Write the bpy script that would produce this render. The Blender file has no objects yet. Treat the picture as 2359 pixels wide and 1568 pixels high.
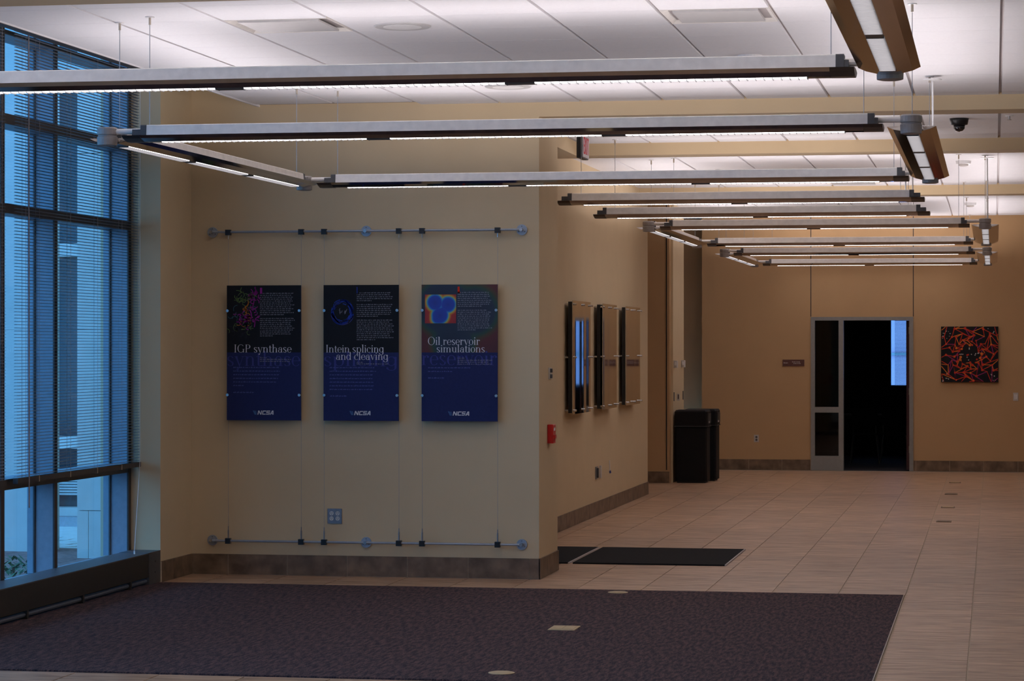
import bpy, math, random
from mathutils import Vector
random.seed(7)
SC = bpy.context.scene
COL = SC.collection
R = math.radians

# ------------------------------------------------------------------ camera
F_PX, CX, CY, VX, HZ, CAMH = 6000.0, 1179.5, 784.0, 2290.0, 799.0, 1.765
cam_d = bpy.data.cameras.new('camera')
cam_d.sensor_width = 36.0
cam_d.lens = F_PX / 2359.0 * 36.0
cam_d.clip_end = 300
cam = bpy.data.objects.new('camera', cam_d)
COL.objects.link(cam)
YAW = math.atan((VX - CX) / F_PX)
PITCH = math.atan((HZ - CY) / F_PX)
cam.location = (0, 0, CAMH)
cam.rotation_euler = (math.pi / 2 + PITCH, 0, YAW)
SC.camera = cam

# ------------------------------------------------------------------ dusk sky
w = bpy.data.worlds.new('dusk_sky'); SC.world = w
w.use_nodes = True
bg = w.node_tree.nodes['Background']
bg.inputs[0].default_value = (0.14, 0.46, 0.96, 1)
bg.inputs[1].default_value = 3.6

SC.view_settings.view_transform = 'Standard'
SC.view_settings.look = 'None'
SC.view_settings.gamma = 1.0
SC.view_settings.use_curve_mapping = False
SC.view_settings.exposure = 0.0

UP_STRENGTH = 17.5      # uplight tubes of the pendant fixtures (radiance per metre of throw)
DOWN_STRENGTH = 7.0     # their downlight lenses
LAMP_COL = (1.0, 0.93, 0.96)

# ------------------------------------------------------------------ helpers
ORG = {}

class MB:
    def __init__(s): s.v = []; s.f = []; s.m = []; s.cur = 0
    def add(s, vs, fs):
        b = len(s.v); s.v += [tuple(p) for p in vs]
        for f in fs: s.f.append([b + i for i in f]); s.m.append(s.cur)
        return s
    def box(s, x0, x1, y0, y1, z0, z1):
        x0, x1 = min(x0, x1), max(x0, x1); y0, y1 = min(y0, y1), max(y0, y1); z0, z1 = min(z0, z1), max(z0, z1)
        vs = [(x0,y0,z0),(x1,y0,z0),(x1,y1,z0),(x0,y1,z0),(x0,y0,z1),(x1,y0,z1),(x1,y1,z1),(x0,y1,z1)]
        return s.add(vs, [(0,3,2,1),(4,5,6,7),(0,1,5,4),(1,2,6,5),(2,3,7,6),(3,0,4,7)])
    def cbox(s, x0, x1, y0, y1, z0, z1, c):
        """box with its four vertical edges chamfered and a chamfered top"""
        def ring(i, z): return [(x0+i+c,y0+i,z),(x1-i-c,y0+i,z),(x1-i,y0+i+c,z),(x1-i,y1-i-c,z),(x1-i-c,y1-i,z),(x0+i+c,y1-i,z),(x0+i,y1-i-c,z),(x0+i,y0+i+c,z)]
        vs = ring(0, z0) + ring(0, z1 - c) + ring(c * .7, z1)
        fs = [tuple(range(7, -1, -1)), tuple(range(16, 24))]
        for k in (0, 8):
            for i in range(8):
                j = (i + 1) % 8; fs.append((k+i, k+j, k+8+j, k+8+i))
        return s.add(vs, fs)
    def cyl(s, c, r, h, axis='z', n=16, r2=None):
        r2 = r if r2 is None else r2
        vs = []
        for k, (rr, t) in enumerate(((r, 0), (r2, h))):
            for i in range(n):
                a = 2 * math.pi * i / n; p, q = rr * math.cos(a), rr * math.sin(a)
                d = {'z': (p, q, t), 'x': (t, p, q), 'y': (q, t, p)}[axis]
                vs.append((c[0]+d[0], c[1]+d[1], c[2]+d[2]))
        fs = [tuple(range(n-1, -1, -1)), tuple(range(n, 2*n))]
        fs += [(i, (i+1) % n, n+(i+1) % n, n+i) for i in range(n)]
        return s.add(vs, fs)
    def lathe(s, c, prof, n=20):
        """profile [(radius, z)] from bottom to top about the vertical through c"""
        vs = []; fs = []
        for r, z in prof:
            for i in range(n):
                a = 2*math.pi*i/n; vs.append((c[0]+r*math.cos(a), c[1]+r*math.sin(a), c[2]+z))
        m = len(prof)
        for k in range(m-1):
            for i in range(n):
                j = (i+1) % n; fs.append((k*n+i, k*n+j, (k+1)*n+j, (k+1)*n+i))
        fs.append(tuple(range(n-1, -1, -1))); fs.append(tuple((m-1)*n+i for i in range(n)))
        return s.add(vs, fs)
    def tube(s, a, b, r, n=8):
        a, b = Vector(a), Vector(b); d = (b-a).normalized()
        u = d.cross(Vector((0,0,1)) if abs(d.z) < .9 else Vector((1,0,0))).normalized(); v = d.cross(u)
        vs = []
        for p in (a, b):
            for i in range(n):
                t = 2*math.pi*i/n; vs.append(tuple(p + u*r*math.cos(t) + v*r*math.sin(t)))
        fs = [tuple(range(n)), tuple(range(2*n-1, n-1, -1))]
        fs += [(i, n+i, n+(i+1) % n, (i+1) % n) for i in range(n)]
        return s.add(vs, fs)
    def extr(s, prof, t0, t1, axis, c, e0=None, e1=None):
        """closed (w,z) profile extruded along x or y from t0 to t1; e0/e1 per-point end offsets"""
        n = len(prof); vs = []
        for t, e in ((t0, e0), (t1, e1)):
            for i, (wd, z) in enumerate(prof):
                tt = t + (e[i] if e else 0)
                vs.append((tt, c[0]+wd, c[1]+z) if axis == 'x' else (c[0]+wd, tt, c[1]+z))
        fs = [tuple(range(n)), tuple(range(2*n-1, n-1, -1))]
        fs += [(i, n+i, n+(i+1) % n, (i+1) % n) for i in range(n)]
        return s.add(vs, fs)
    def build(s, name, mats, parent=None, base=None, smooth=False):
        if parent is not None: o0 = ORG[parent.name]
        elif base is not None: o0 = Vector(base)
        else:
            xs = [p[0] for p in s.v]; ys = [p[1] for p in s.v]; zs = [p[2] for p in s.v]
            o0 = Vector(((min(xs)+max(xs))/2, (min(ys)+max(ys))/2, min(zs)))
        me = bpy.data.meshes.new(name)
        me.from_pydata([(p[0]-o0.x, p[1]-o0.y, p[2]-o0.z) for p in s.v], [], s.f)
        if not isinstance(mats, (list, tuple)): mats = [mats]
        for m in mats: me.materials.append(m)
        if len(mats) > 1: me.polygons.foreach_set('material_index', s.m)
        bm_fix(me)
        if smooth: me.polygons.foreach_set('use_smooth', [True]*len(me.polygons))
        me.update()
        o = bpy.data.objects.new(name, me); COL.objects.link(o)
        if parent is not None: o.parent = parent
        else: o.location = o0
        ORG[o.name] = o0
        return o

import bmesh
def bm_fix(me):
    bm = bmesh.new(); bm.from_mesh(me)
    bmesh.ops.recalc_face_normals(bm, faces=bm.faces[:])
    bm.to_mesh(me); bm.free()

def empty(name, loc):
    o = bpy.data.objects.new(name, None); COL.objects.link(o); o.location = loc
    o.empty_display_size = .1
    ORG[o.name] = Vector(loc); return o
def tag(o, label=None, cat=None, group=None, kind=None):
    if label: o['label'] = label
    if cat: o['category'] = cat
    if group: o['group'] = group
    if kind: o['kind'] = kind
    return o
def struct(o, label=None):
    o['kind'] = 'structure'
    if label: o['label'] = label
    return o
def inst(src, name, parent, dloc):
    """another object on the same mesh, moved by dloc from the source"""
    o = bpy.data.objects.new(name, src.data); COL.objects.link(o)
    o.parent = parent
    if parent is not None: o.location = Vector(src.location) + Vector(dloc)
    ORG[o.name] = ORG[src.name]
    return o
def box1(name, mat, x0, x1, y0, y1, z0, z1, parent=None):
    return MB().box(x0, x1, y0, y1, z0, z1).build(name, mat, parent)

# ------------------------------------------------------------------ materials
MATS = {}
def mat(name, col, rough=.6, metal=0, var=.12, scale=30, bump=0, bscale=200, stretch=None, spec=.5, emit=None, estr=0, var2=None, coat=0):
    m = bpy.data.materials.new(name); m.use_nodes = True
    nt = m.node_tree; N = nt.nodes; L = nt.links
    b = N['Principled BSDF']
    b.inputs['Roughness'].default_value = rough; b.inputs['Metallic'].default_value = metal
    b.inputs['Specular IOR Level'].default_value = spec
    if coat: b.inputs['Coat Weight'].default_value = coat
    geo = N.new('ShaderNodeNewGeometry')
    src = geo.outputs['Position']
    if stretch:
        mp = N.new('ShaderNodeMapping'); mp.inputs['Scale'].default_value = stretch
        L.new(src, mp.inputs['Vector']); src = mp.outputs['Vector']
    no = N.new('ShaderNodeTexNoise'); no.inputs['Scale'].default_value = scale; no.inputs['Detail'].default_value = 4
    L.new(src, no.inputs['Vector'])
    rp = N.new('ShaderNodeValToRGB')
    lo = [max(0, c*(1-var)) for c in col]; hi = [c*(1+var) for c in col]
    if var2: lo, hi = var2
    rp.color_ramp.elements[0].color = (*lo, 1); rp.color_ramp.elements[0].position = .3
    rp.color_ramp.elements[1].color = (*hi, 1); rp.color_ramp.elements[1].position = .7
    L.new(no.outputs['Fac'], rp.inputs['Fac']); L.new(rp.outputs['Color'], b.inputs['Base Color'])
    if bump:
        n2 = N.new('ShaderNodeTexNoise'); n2.inputs['Scale'].default_value = bscale; n2.inputs['Detail'].default_value = 3
        L.new(src, n2.inputs['Vector'])
        bp = N.new('ShaderNodeBump'); bp.inputs['Strength'].default_value = bump; bp.inputs['Distance'].default_value = .002
        L.new(n2.outputs['Fac'], bp.inputs['Height']); L.new(bp.outputs['Normal'], b.inputs['Normal'])
    if emit:
        b.inputs['Emission Color'].default_value = (*emit, 1); b.inputs['Emission Strength'].default_value = estr
    MATS[name] = m
    return m

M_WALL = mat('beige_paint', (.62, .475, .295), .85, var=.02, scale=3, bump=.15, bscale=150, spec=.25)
M_TAN = mat('tan_wall', (.52, .325, .165), .85, var=.02, scale=3, bump=.15, bscale=150, spec=.25)  # deeper, more saturated version of the wall beige, for the far-end walls
M_DIFF = mat('diffuser_plate', (.52, .50, .49), .5, var=.03)
M_CEIL = mat('ceiling_tile_white', (.84, .82, .83), .9, var=.02, scale=60, bump=.2, bscale=400, spec=.2)
M_GRID = mat('ceiling_grid', (.50, .45, .44), .7, var=.03)
M_SLAB = mat('slab_paint', (.3, .28, .27), .9, var=.05)
M_BASE = mat('base_tile_stone', (.17, .115, .075), .5, var2=((.10, .060, .034), (.235, .15, .09)), scale=9, bump=.2, bscale=60)
M_GROUT = mat('grout', (.50, .40, .30), .9, var=.1, scale=80)
M_CARPET = bpy.data.materials.new('carpet_weave')
M_MATBLK = mat('walk_mat_black', (.012, .013, .016), .95, var=.5, scale=250, bump=.8, bscale=500, spec=.2)
M_ALU = mat('brushed_aluminium', (.92, .87, .81), .45, metal=.15, var=.06, scale=20)
M_CAP = mat('dark_grey_cap', (.09, .09, .095), .45, metal=.3, var=.1)
M_CAPB = mat('wing_cap_bronze', (.075, .062, .052), .35, metal=.5, var=.1)
M_HUB = mat('hub_grey', (.36, .33, .31), .5, metal=.1, var=.08)
M_WING = mat('polished_reflector', (.42, .38, .35), .07, metal=1, var=.05, scale=6)
M_LENS = mat('lamp_lens', (.8, .8, .8), .5, emit=LAMP_COL, estr=DOWN_STRENGTH)
M_UP = mat('uplight_tube', (.8, .8, .8), .5, emit=LAMP_COL, estr=3.0)
M_BLADE = mat('louver_blade', (.14, .14, .14), .5, metal=.1, var=.05)
M_CABLE = mat('steel_cable', (.35, .35, .36), .4, metal=.8, var=.1)
M_WHITE = mat('white_plastic', (.75, .73, .72), .45, var=.04)
M_FERR = mat('brass_ferrule', (.5, .42, .33), .4, metal=.7, var=.1)
M_BRONZE = mat('bronze_frame', (.055, .047, .044), .45, metal=.35, var=.12)
M_MULL = mat('mullion_anodised', (.22, .27, .32), .5, metal=.3, var=.06)
M_HEAT = mat('heater_enamel', (.032, .028, .024), .5, metal=.2, var=.1)
M_HEATT = mat('heater_top', (.10, .10, .105), .45, metal=.3, var=.1)
M_SLAT = mat('blind_slat', (.20, .19, .19), .5, metal=.2, var=.06)
M_CORD = mat('blind_cord', (.32, .27, .27), .8, var=.1)
M_CORDW = mat('white_cord', (.7, .7, .7), .8, var=.05)
M_BLACK = mat('black_plastic', (.008, .008, .009), .4, var=.2)
M_STEEL = mat('stainless_steel', (.50, .50, .50), .25, metal=.9, var=.05)
M_RAIL = mat('satin_rail', (.36, .40, .46), .4, metal=.6, var=.06)
M_RED = mat('alarm_red', (.55, .012, .012), .35, var=.08)
M_PLATE = mat('switch_plate', (.55, .50, .46), .5, var=.05)
M_STEELP = mat('steel_plate', (.28, .28, .30), .35, metal=.7, var=.1)
M_IVORY = mat('outlet_ivory', (.62, .58, .55), .5, var=.04)
M_FRAME = mat('door_frame_grey', (.26, .25, .235), .5, metal=.1, var=.05)
M_DOORRED = mat('door_leaf_maroon', (.05, .008, .010), .5, var=.2)
M_PLAQUE = mat('plaque_brown', (.10, .032, .025), .45, var=.1)
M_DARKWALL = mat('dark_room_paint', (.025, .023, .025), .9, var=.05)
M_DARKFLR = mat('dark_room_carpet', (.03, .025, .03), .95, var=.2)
M_TABLE = mat('table_laminate', (.10, .10, .11), .12, var=.05)
M_SEAT = mat('chair_fabric', (.008, .008, .009), .95, var=.2, spec=.05)
M_CHROME = mat('chrome_leg', (.55, .55, .55), .2, metal=.9, var=.05)
M_STONE = mat('exterior_limestone', (.58, .58, .54), .85, var=.05, scale=6)
M_STONED = mat('exterior_dark_base', (.25, .26, .27), .8, var=.1)
M_CONC = mat('exterior_concrete', (.62, .62, .58), .9, var=.08, scale=6)
M_MULCH = mat('exterior_mulch', (.24, .12, .10), 1, var=.5, scale=25, bump=1, bscale=40)
M_GREEN = mat('shrub_leaf', (.10, .17, .08), .8, var=.3)
M_LEAF = mat('dead_leaf', (.30, .16, .10), .8, var=.3)
M_EXTGL = mat('exterior_window_glass', (.03, .045, .06), .08, var=.1, spec=.6)
M_EXTBL = mat('exterior_blind', (.6, .62, .6), .7, var=.05)
M_BRASS = mat('floor_box_brass', (.50, .37, .20), .5, metal=.15, var=.1)
M_BRASSD = mat('floor_box_dull', (.20, .14, .09), .5, metal=.3, var=.15)
M_MIRROR = mat('polished_plate', (.62, .60, .57), .06, metal=1, var=.03, scale=5)
M_BOLT = mat('bolt_head', (.6, .58, .55), .25, metal=.8, var=.05)
M_BIN = mat('bin_black', (.007, .007, .008), .6, var=.2, spec=.2)
M_BINE = mat('bin_edge_grey', (.03, .03, .03), .5, var=.1)
M_BLUEB = mat('blue_clip', (.05, .08, .3), .5)
M_EXITF = mat('exit_face', (.55, .50, .52), .5)
M_EXITR = mat('exit_red', (.40, .008, .02), .5, emit=(.9, .02, .06), estr=.10)

def glass(name, tint, rough=0.0):
    m = bpy.data.materials.new(name); m.use_nodes = True
    nt = m.node_tree; N = nt.nodes; L = nt.links
    for n in list(N): N.remove(n)
    out = N.new('ShaderNodeOutputMaterial'); mx = N.new('ShaderNodeMixShader')
    tr = N.new('ShaderNodeBsdfTransparent'); gl = N.new('ShaderNodeBsdfGlossy'); lw = N.new('ShaderNodeLayerWeight'); pw = N.new('ShaderNodeMath'); pw.operation = 'POWER'; pw.inputs[1].default_value = 4
    fr = N.new('ShaderNodeMath'); fr.operation = 'MULTIPLY_ADD'; fr.inputs[1].default_value = .45; fr.inputs[2].default_value = .03
    L.new(lw.outputs['Facing'], pw.inputs[0]); L.new(pw.outputs[0], fr.inputs[0])
    tr.inputs['Color'].default_value = (*tint, 1); gl.inputs['Roughness'].default_value = .02
    no = N.new('ShaderNodeTexNoise'); no.inputs['Scale'].default_value = 1.5
    bp = N.new('ShaderNodeBump'); bp.inputs['Strength'].default_value = .01
    L.new(no.outputs['Fac'], bp.inputs['Height']); L.new(bp.outputs['Normal'], gl.inputs['Normal'])
    L.new(fr.outputs[0], mx.inputs['Fac']); L.new(tr.outputs[0], mx.inputs[1]); L.new(gl.outputs[0], mx.inputs[2])
    L.new(mx.outputs[0], out.inputs['Surface'])
    return m
M_GLASS = glass('window_glass', (.86, .93, .96))
M_GLASSD = glass('sidelight_glass', (.35, .35, .36))

def carpet_nodes():
    m = M_CARPET; m.use_nodes = True; nt = m.node_tree; N = nt.nodes; L = nt.links
    b = N['Principled BSDF']; b.inputs['Roughness'].default_value = .97; b.inputs['Specular IOR Level'].default_value = .15
    geo = N.new('ShaderNodeNewGeometry')
    mp = N.new('ShaderNodeMapping'); mp.inputs['Rotation'].default_value = (0, 0, R(35)); mp.inputs['Scale'].default_value = (15, 2.6, 1)
    L.new(geo.outputs['Position'], mp.inputs['Vector'])
    n1 = N.new('ShaderNodeTexNoise'); n1.inputs['Scale'].default_value = 3.2; n1.inputs['Detail'].default_value = 3
    L.new(mp.outputs[0], n1.inputs['Vector'])
    n2 = N.new('ShaderNodeTexNoise'); n2.inputs['Scale'].default_value = 130; n2.inputs['Detail'].default_value = 2
    L.new(geo.outputs['Position'], n2.inputs['Vector'])
    ad = N.new('ShaderNodeMath'); ad.operation = 'MULTIPLY_ADD'; ad.inputs[1].default_value = .55
    L.new(n1.outputs['Fac'], ad.inputs[0])
    mu = N.new('ShaderNodeMath'); mu.operation = 'MULTIPLY'; mu.inputs[1].default_value = .6
    L.new(n2.outputs['Fac'], mu.inputs[0]); L.new(mu.outputs[0], ad.inputs[2])
    rp = N.new('ShaderNodeValToRGB'); e = rp.color_ramp.elements
    e[0].position = .46; e[0].color = (.026, .020, .026, 1)
    e[1].position = .70; e[1].color = (.150, .082, .070, 1)
    k = rp.color_ramp.elements.new(.58); k.color = (.066, .045, .047, 1)
    L.new(ad.outputs[0], rp.inputs['Fac']); L.new(rp.outputs[0], b.inputs['Base Color'])
    bp = N.new('ShaderNodeBump'); bp.inputs['Strength'].default_value = .8; bp.inputs['Distance'].default_value = .004
    L.new(n2.outputs['Fac'], bp.inputs['Height']); L.new(bp.outputs[0], b.inputs['Normal'])
carpet_nodes()

def floor_tile_mat():
    m = bpy.data.materials.new('porcelain_floor_tile'); m.use_nodes = True; nt = m.node_tree; N = nt.nodes; L = nt.links
    b = N['Principled BSDF']; b.inputs['Roughness'].default_value = .42; b.inputs['Specular IOR Level'].default_value = .35
    geo = N.new('ShaderNodeNewGeometry'); oi = N.new('ShaderNodeObjectInfo')
    mp = N.new('ShaderNodeMapping'); mp.inputs['Scale'].default_value = (1.6, 11, 1)
    L.new(geo.outputs['Position'], mp.inputs['Vector'])
    # every tile takes its grain from another part of the noise
    cb = N.new('ShaderNodeCombineXYZ'); mz = N.new('ShaderNodeMath'); mz.operation = 'MULTIPLY'; mz.inputs[1].default_value = 40
    L.new(oi.outputs['Random'], mz.inputs[0]); L.new(mz.outputs[0], cb.inputs['Z'])
    va = N.new('ShaderNodeVectorMath'); L.new(mp.outputs[0], va.inputs[0]); L.new(cb.outputs[0], va.inputs[1])
    n1 = N.new('ShaderNodeTexNoise'); n1.inputs['Scale'].default_value = 2.2; n1.inputs['Detail'].default_value = 6; n1.inputs['Roughness'].default_value = .6
    L.new(va.outputs[0], n1.inputs['Vector'])
    rp = N.new('ShaderNodeValToRGB'); e = rp.color_ramp.elements
    e[0].position = .38; e[0].color = (.29, .165, .090, 1); e[1].position = .60; e[1].color = (.52, .335, .210, 1)
    L.new(n1.outputs['Fac'], rp.inputs['Fac'])
    hs = N.new('ShaderNodeHueSaturation'); mr = N.new('ShaderNodeMapRange')
    mr.inputs['To Min'].default_value = .9; mr.inputs['To Max'].default_value = 1.1
    L.new(oi.outputs['Random'], mr.inputs['Value']); L.new(mr.outputs[0], hs.inputs['Value']); L.new(rp.outputs[0], hs.inputs['Color'])
    L.new(hs.outputs[0], b.inputs['Base Color'])
    bp = N.new('ShaderNodeBump'); bp.inputs['Strength'].default_value = .15; bp.inputs['Distance'].default_value = .002
    L.new(n1.outputs['Fac'], bp.inputs['Height']); L.new(bp.outputs[0], b.inputs['Normal'])
    return m
M_TILE = floor_tile_mat()

# frame test, used only to choose which tiles are single objects
_fw = Vector((-math.sin(YAW)*math.cos(PITCH), math.cos(YAW)*math.cos(PITCH), math.sin(PITCH)))
_rt = Vector((math.cos(YAW), math.sin(YAW), 0)); _up = _rt.cross(_fw)
def proj(x, y, z):
    p = Vector((x, y, z - CAMH)); c = p.dot(_fw)
    if c < .5: return (-9999, -9999)
    return (CX + F_PX*p.dot(_rt)/c, CY - F_PX*p.dot(_up)/c)

# ------------------------------------------------------------------ dimensions
ZC = 3.624                      # ceiling
YP = 19.5                       # poster wall
XK = -3.40                      # end of the poster block
XCW = -4.09                     # corridor wall
YF = 37.5                       # far wall
XR = 2.8                        # right wall
XWI = -6.38                     # inner face of window mullions
XPI = -6.15                     # pilaster side
ZTOP = 4.15

# ------------------------------------------------------------------ floor
floor = struct(box1('floor', M_GROUT, -6.62, XR, -3.2, YF, -.06, -.004), 'brown wood-grain porcelain tile floor with pale joints')
TS = .4755; TX0 = -5.85 - TS*7
TY0 = 18.705 - TS*46
CARP = (-6.378, -.632, 13.5, 18.705)
tile_src = None; rest = MB(); cells = []
for i in range(5, 26):
    for j in range(-1, 87):
        x0 = TX0 + i*TS; y0 = TY0 + j*TS
        if x0 + TS > XR + .01 or y0 + TS > YF + .05: continue
        xc, yc = x0 + TS/2, y0 + TS/2
        if CARP[0]-.3 < xc < CARP[1] and CARP[2] < yc < CARP[3]: continue
        if xc < XPI and yc < 19.5: continue
        if xc < -6.6: continue
        if -9 < xc < XK - .1 and YP < yc < 20.3: continue
        if xc < XCW - .1 and 23.7 < yc < 31.0: continue
        u, v = proj(xc, yc, 0)
        vis = -40 < u < 2400 and 790 < v < 1600
        if vis and xc < XK-.05 and 19.5 < yc < 24.2: vis = False
        cells.append((0 if vis else 1, yc, x0, y0))
cells.sort()
n_single = 0
for vis, yc, x0, y0 in cells:
    y1 = min(y0 + TS - .0035, YF)
    if vis == 0 and n_single < 298 and y1 < YF:
        if tile_src is None:
            tile_src = MB().box(x0+.005, x0+TS-.005, y0+.0012, y1, -.02, 0).build('floor_tile', M_TILE, floor); s0 = (x0, y0)
        else: inst(tile_src, 'floor_tile', floor, (x0-s0[0], y0-s0[1], 0))
        n_single += 1
    else:
        rest.box(x0+.005, min(x0+TS-.005, XR), y0+.0012, y1, -.02, 0)
tag(rest.build('floor_tiles_beyond', M_TILE, floor), kind='stuff')
carpet = MB().box(CARP[0], CARP[1], CARP[2], CARP[3], -.004, .006).build('carpet', M_CARPET)
tag(carpet, 'dark purple-brown flecked carpet set into the tiled floor', 'carpet')
box1('edge_strip', M_GROUT, CARP[1]-.001, CARP[1]+.005, CARP[2], CARP[3], -.004, .007, carpet)
# walk-off mats by the entrance
for (xa, xb, lab) in ((-3.375, -2.135, 'black walk-off floor mat, the wider one in full view'), (-5.2, -3.415, 'black walk-off floor mat disappearing behind the poster wall corner')):
    m = MB().box(xa, xb, 20.95, 22.62, 0, .012).build('floor_mat', M_MATBLK)
    tag(m, lab, 'mat', 'entrance mats')
    box1('mat_edging', M_GRID, xb, xb+.012, 20.95, 22.62, 0, .011, m)
# ------------------------------------------------------------------ walls
def wallbox(name, label, *b, m=M_WALL): return struct(box1(name, m, *b), label)
wp = wallbox('wall_poster', 'beige wall carrying the three hanging posters', XPI-.47, XK, YP, 20.35, 0, ZTOP)
wallbox('wall_pilaster', 'beige pilaster beside the tall window', -6.62, XPI, 18.735, YP, 0, ZTOP, m=M_WALL)
wallbox('wall_corridor', 'beige corridor wall with three reflective panels', -6.6, XCW, 23.62, 31.05, 0, ZC+.1)
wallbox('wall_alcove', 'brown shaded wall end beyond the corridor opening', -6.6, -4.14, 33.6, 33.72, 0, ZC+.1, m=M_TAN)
wallbox('wall_pier', 'bright narrow wall pier behind the waste bins', -4.9, -4.11, 33.72, 34.92, 0, ZC+.1)
box1('reveal_joint', M_BLACK, -4.185, -4.172, 33.592, 33.6, .17, ZC, bpy.data.objects['wall_alcove'])
wf = MB()
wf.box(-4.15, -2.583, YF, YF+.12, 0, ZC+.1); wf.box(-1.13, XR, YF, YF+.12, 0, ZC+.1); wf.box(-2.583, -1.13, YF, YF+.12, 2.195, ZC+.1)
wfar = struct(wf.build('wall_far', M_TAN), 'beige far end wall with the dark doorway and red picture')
for xj in (-2.583, -1.13): box1('control_joint', M_BRONZE, xj-.006, xj+.006, YF-.002, YF, 2.2, ZC, wfar)
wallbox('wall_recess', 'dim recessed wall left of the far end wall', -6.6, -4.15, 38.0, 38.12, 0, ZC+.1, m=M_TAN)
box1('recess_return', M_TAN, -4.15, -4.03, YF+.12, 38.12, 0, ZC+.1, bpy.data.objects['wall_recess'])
wallbox('wall_right', 'beige side wall right of the hall', XR, XR+.12, -3.2, YF, 0, ZC+.1)
wallbox('wall_back', 'beige wall behind the viewer', -6.6, XR, -3.3, -3.2, 0, ZTOP)
wallbox('wall_outer', 'outer wall closing the side passages', -6.7, -6.6, 20.35, 38.1, 0, ZC+.1)
wallbox('wall_left', 'beige wall before the windows start', -6.62, XWI, -3.2, -1.5, 0, ZTOP)

# beams
def beam(n, y0, x0=-5.6, th=.36): return struct(box1(n, M_WALL, x0, XR, y0, y0+th, 3.515, ZC+.02), 'beige ceiling beam running across the hall')
beam('trim_1', 12.33); beam('trim_2', YP, XK); beam('trim_3', 23.55, XCW-.2, .34); beam('trim_4', 30.3, XCW, .34)
struct(box1('trim_5', M_WALL, -6.6, -3.76, 20.36, 23.55, 3.515, ZC+.02), 'beige soffit over the entrance opening')

# ceiling
cs = MB()
cs.box(-5.6, XR, -3.2, YP, ZC+.018, ZC+.10); cs.box(-6.65, XR, YP+.05, 38.1, ZC+.018, ZC+.10)
ceil = struct(cs.build('ceiling', M_GRID), 'white suspended ceiling of square tiles in a recessed grid')
pk = MB(); pk.box(-6.7, -5.5, -3.2, 20.3, ZTOP, ZTOP+.08); pk.box(-5.61, -5.5, -3.2, YP, ZC+.1, ZTOP)
pk.build('window_pocket', M_WALL, ceil)
box1('edge_trim', M_CEIL, -5.615, -5.598, -3.2, YP, ZC+.001, ZC+.10, ceil)
box1('dark_edge_band', M_BRONZE, -5.655, -5.602, -3.2, 17.55, ZC-.003, ZC+.10, ceil)  # dark band along the ceiling edge, stopped short of the poster wall
CT = .6245; CX0 = .045 - CT*9; CY0 = 14.285 - CT*28
DIFF = {(2, 28), (6, 28)}
src = None; rest = MB(); ccells = []
bands = [(12.33, 12.69), (YP, 19.86), (23.55, 23.89), (30.3, 30.64)]
for i in range(0, 14):
    for j in range(0, 66):
        x0 = CX0 + i*CT; y0 = CY0 + j*CT; xc, yc = x0+CT/2, y0+CT/2
        if x0 + CT > XR + .3 or yc > YF or yc < -3: continue
        if yc > YP and xc < XCW - .25: continue
        if 20.3 < yc < 23.6 and xc < -3.9: continue
        u, v = proj(xc, yc, ZC)
        ccells.append((0 if (-60 < u < 2420 and -40 < v < 800) else 1, yc, x0, y0, i, j))
ccells.sort(); n_single = 0; s0 = None; cell_of = {}
for vis, yc, x0, y0, i, j in ccells:
    cell_of[(i, j)] = (x0, y0)
    if any(a < yc < b and b - a > .3 and abs(yc-(a+b)/2) < .0 for a, b in bands): continue
    if (i, j) in DIFF: continue
    x1 = min(x0+CT-.011, XR)
    if vis == 0 and n_single < 298 and x1 < XR:
        if src is None:
            src = MB().box(x0+.011, x1, y0+.002, y0+CT-.002, ZC, ZC+.02).build('ceiling_tile', M_CEIL, ceil); s0 = (x0, y0)
        else: inst(src, 'ceiling_tile', ceil, (x0-s0[0], y0-s0[1], 0))
        n_single += 1
    else: rest.box(x0+.011, x1, y0+.002, y0+CT-.002, ZC, ZC+.02)
tag(rest.build('ceiling_tiles_beyond', M_CEIL, ceil), kind='stuff')

# ------------------------------------------------------------------ baseboards of stone tile
def baseboard(name, label, axis, fixed, t0, t1, sign, first, h=.158, th=.012):
    """row of stone tiles on a grout bed; first = position of one joint"""
    b = MB()
    if axis == 'x': b.box(t0, t1, fixed, fixed+sign*(th-.004), 0, h-.003)
    else: b.box(fixed, fixed+sign*(th-.004), t0, t1, 0, h-.003)
    root = struct(b.build(name, M_GROUT), label)
    js = []
    k = math.floor((t0-first)/TS)
    p = first + k*TS
    while p < t1:
        a, c = max(p+.002, t0+.001), min(p+TS-.002, t1-.001)
        if c - a > .01:
            m = MB()
            if axis == 'x': m.box(a, c, fixed, fixed+sign*th, .003, h)
            else: m.box(fixed, fixed+sign*th, a, c, .003, h)
            m.build('base_tile', M_BASE, root)
        p += TS
    return root
baseboard('baseboard_poster', 'brown stone tile base under the posters', 'x', YP, XPI+.012, XK+.012, -1, -5.85)
baseboard('baseboard_pilaster', 'short brown tile base on the pilaster side', 'y', XPI, 18.745, YP, 1, 19.02)
baseboard('baseboard_block', 'brown tile base on the poster wall end', 'y', XK, YP-.012, 20.35, 1, 19.98)
baseboard('baseboard_corridor', 'brown tile base along the corridor wall', 'y', XCW, 23.62, 31.05, 1, 24.0, h=.15)
baseboard('baseboard_alcove', 'brown tile base on the shaded wall end', 'x', 33.6, -6.5, -4.14, -1, -5.85, h=.15)
baseboard('baseboard_far', 'brown tile base on the far wall left of the doorway', 'x', YF, -4.15, -2.59, -1, -5.85, h=.15)
baseboard('baseboard_doorside', 'brown tile base on the far wall right of the doorway', 'x', YF, -1.125, XR, -1, -5.85, h=.15)
baseboard('baseboard_right', 'brown tile base of the right side wall', 'y', XR, 2, YF-.02, -1, 2, h=.15)

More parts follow.
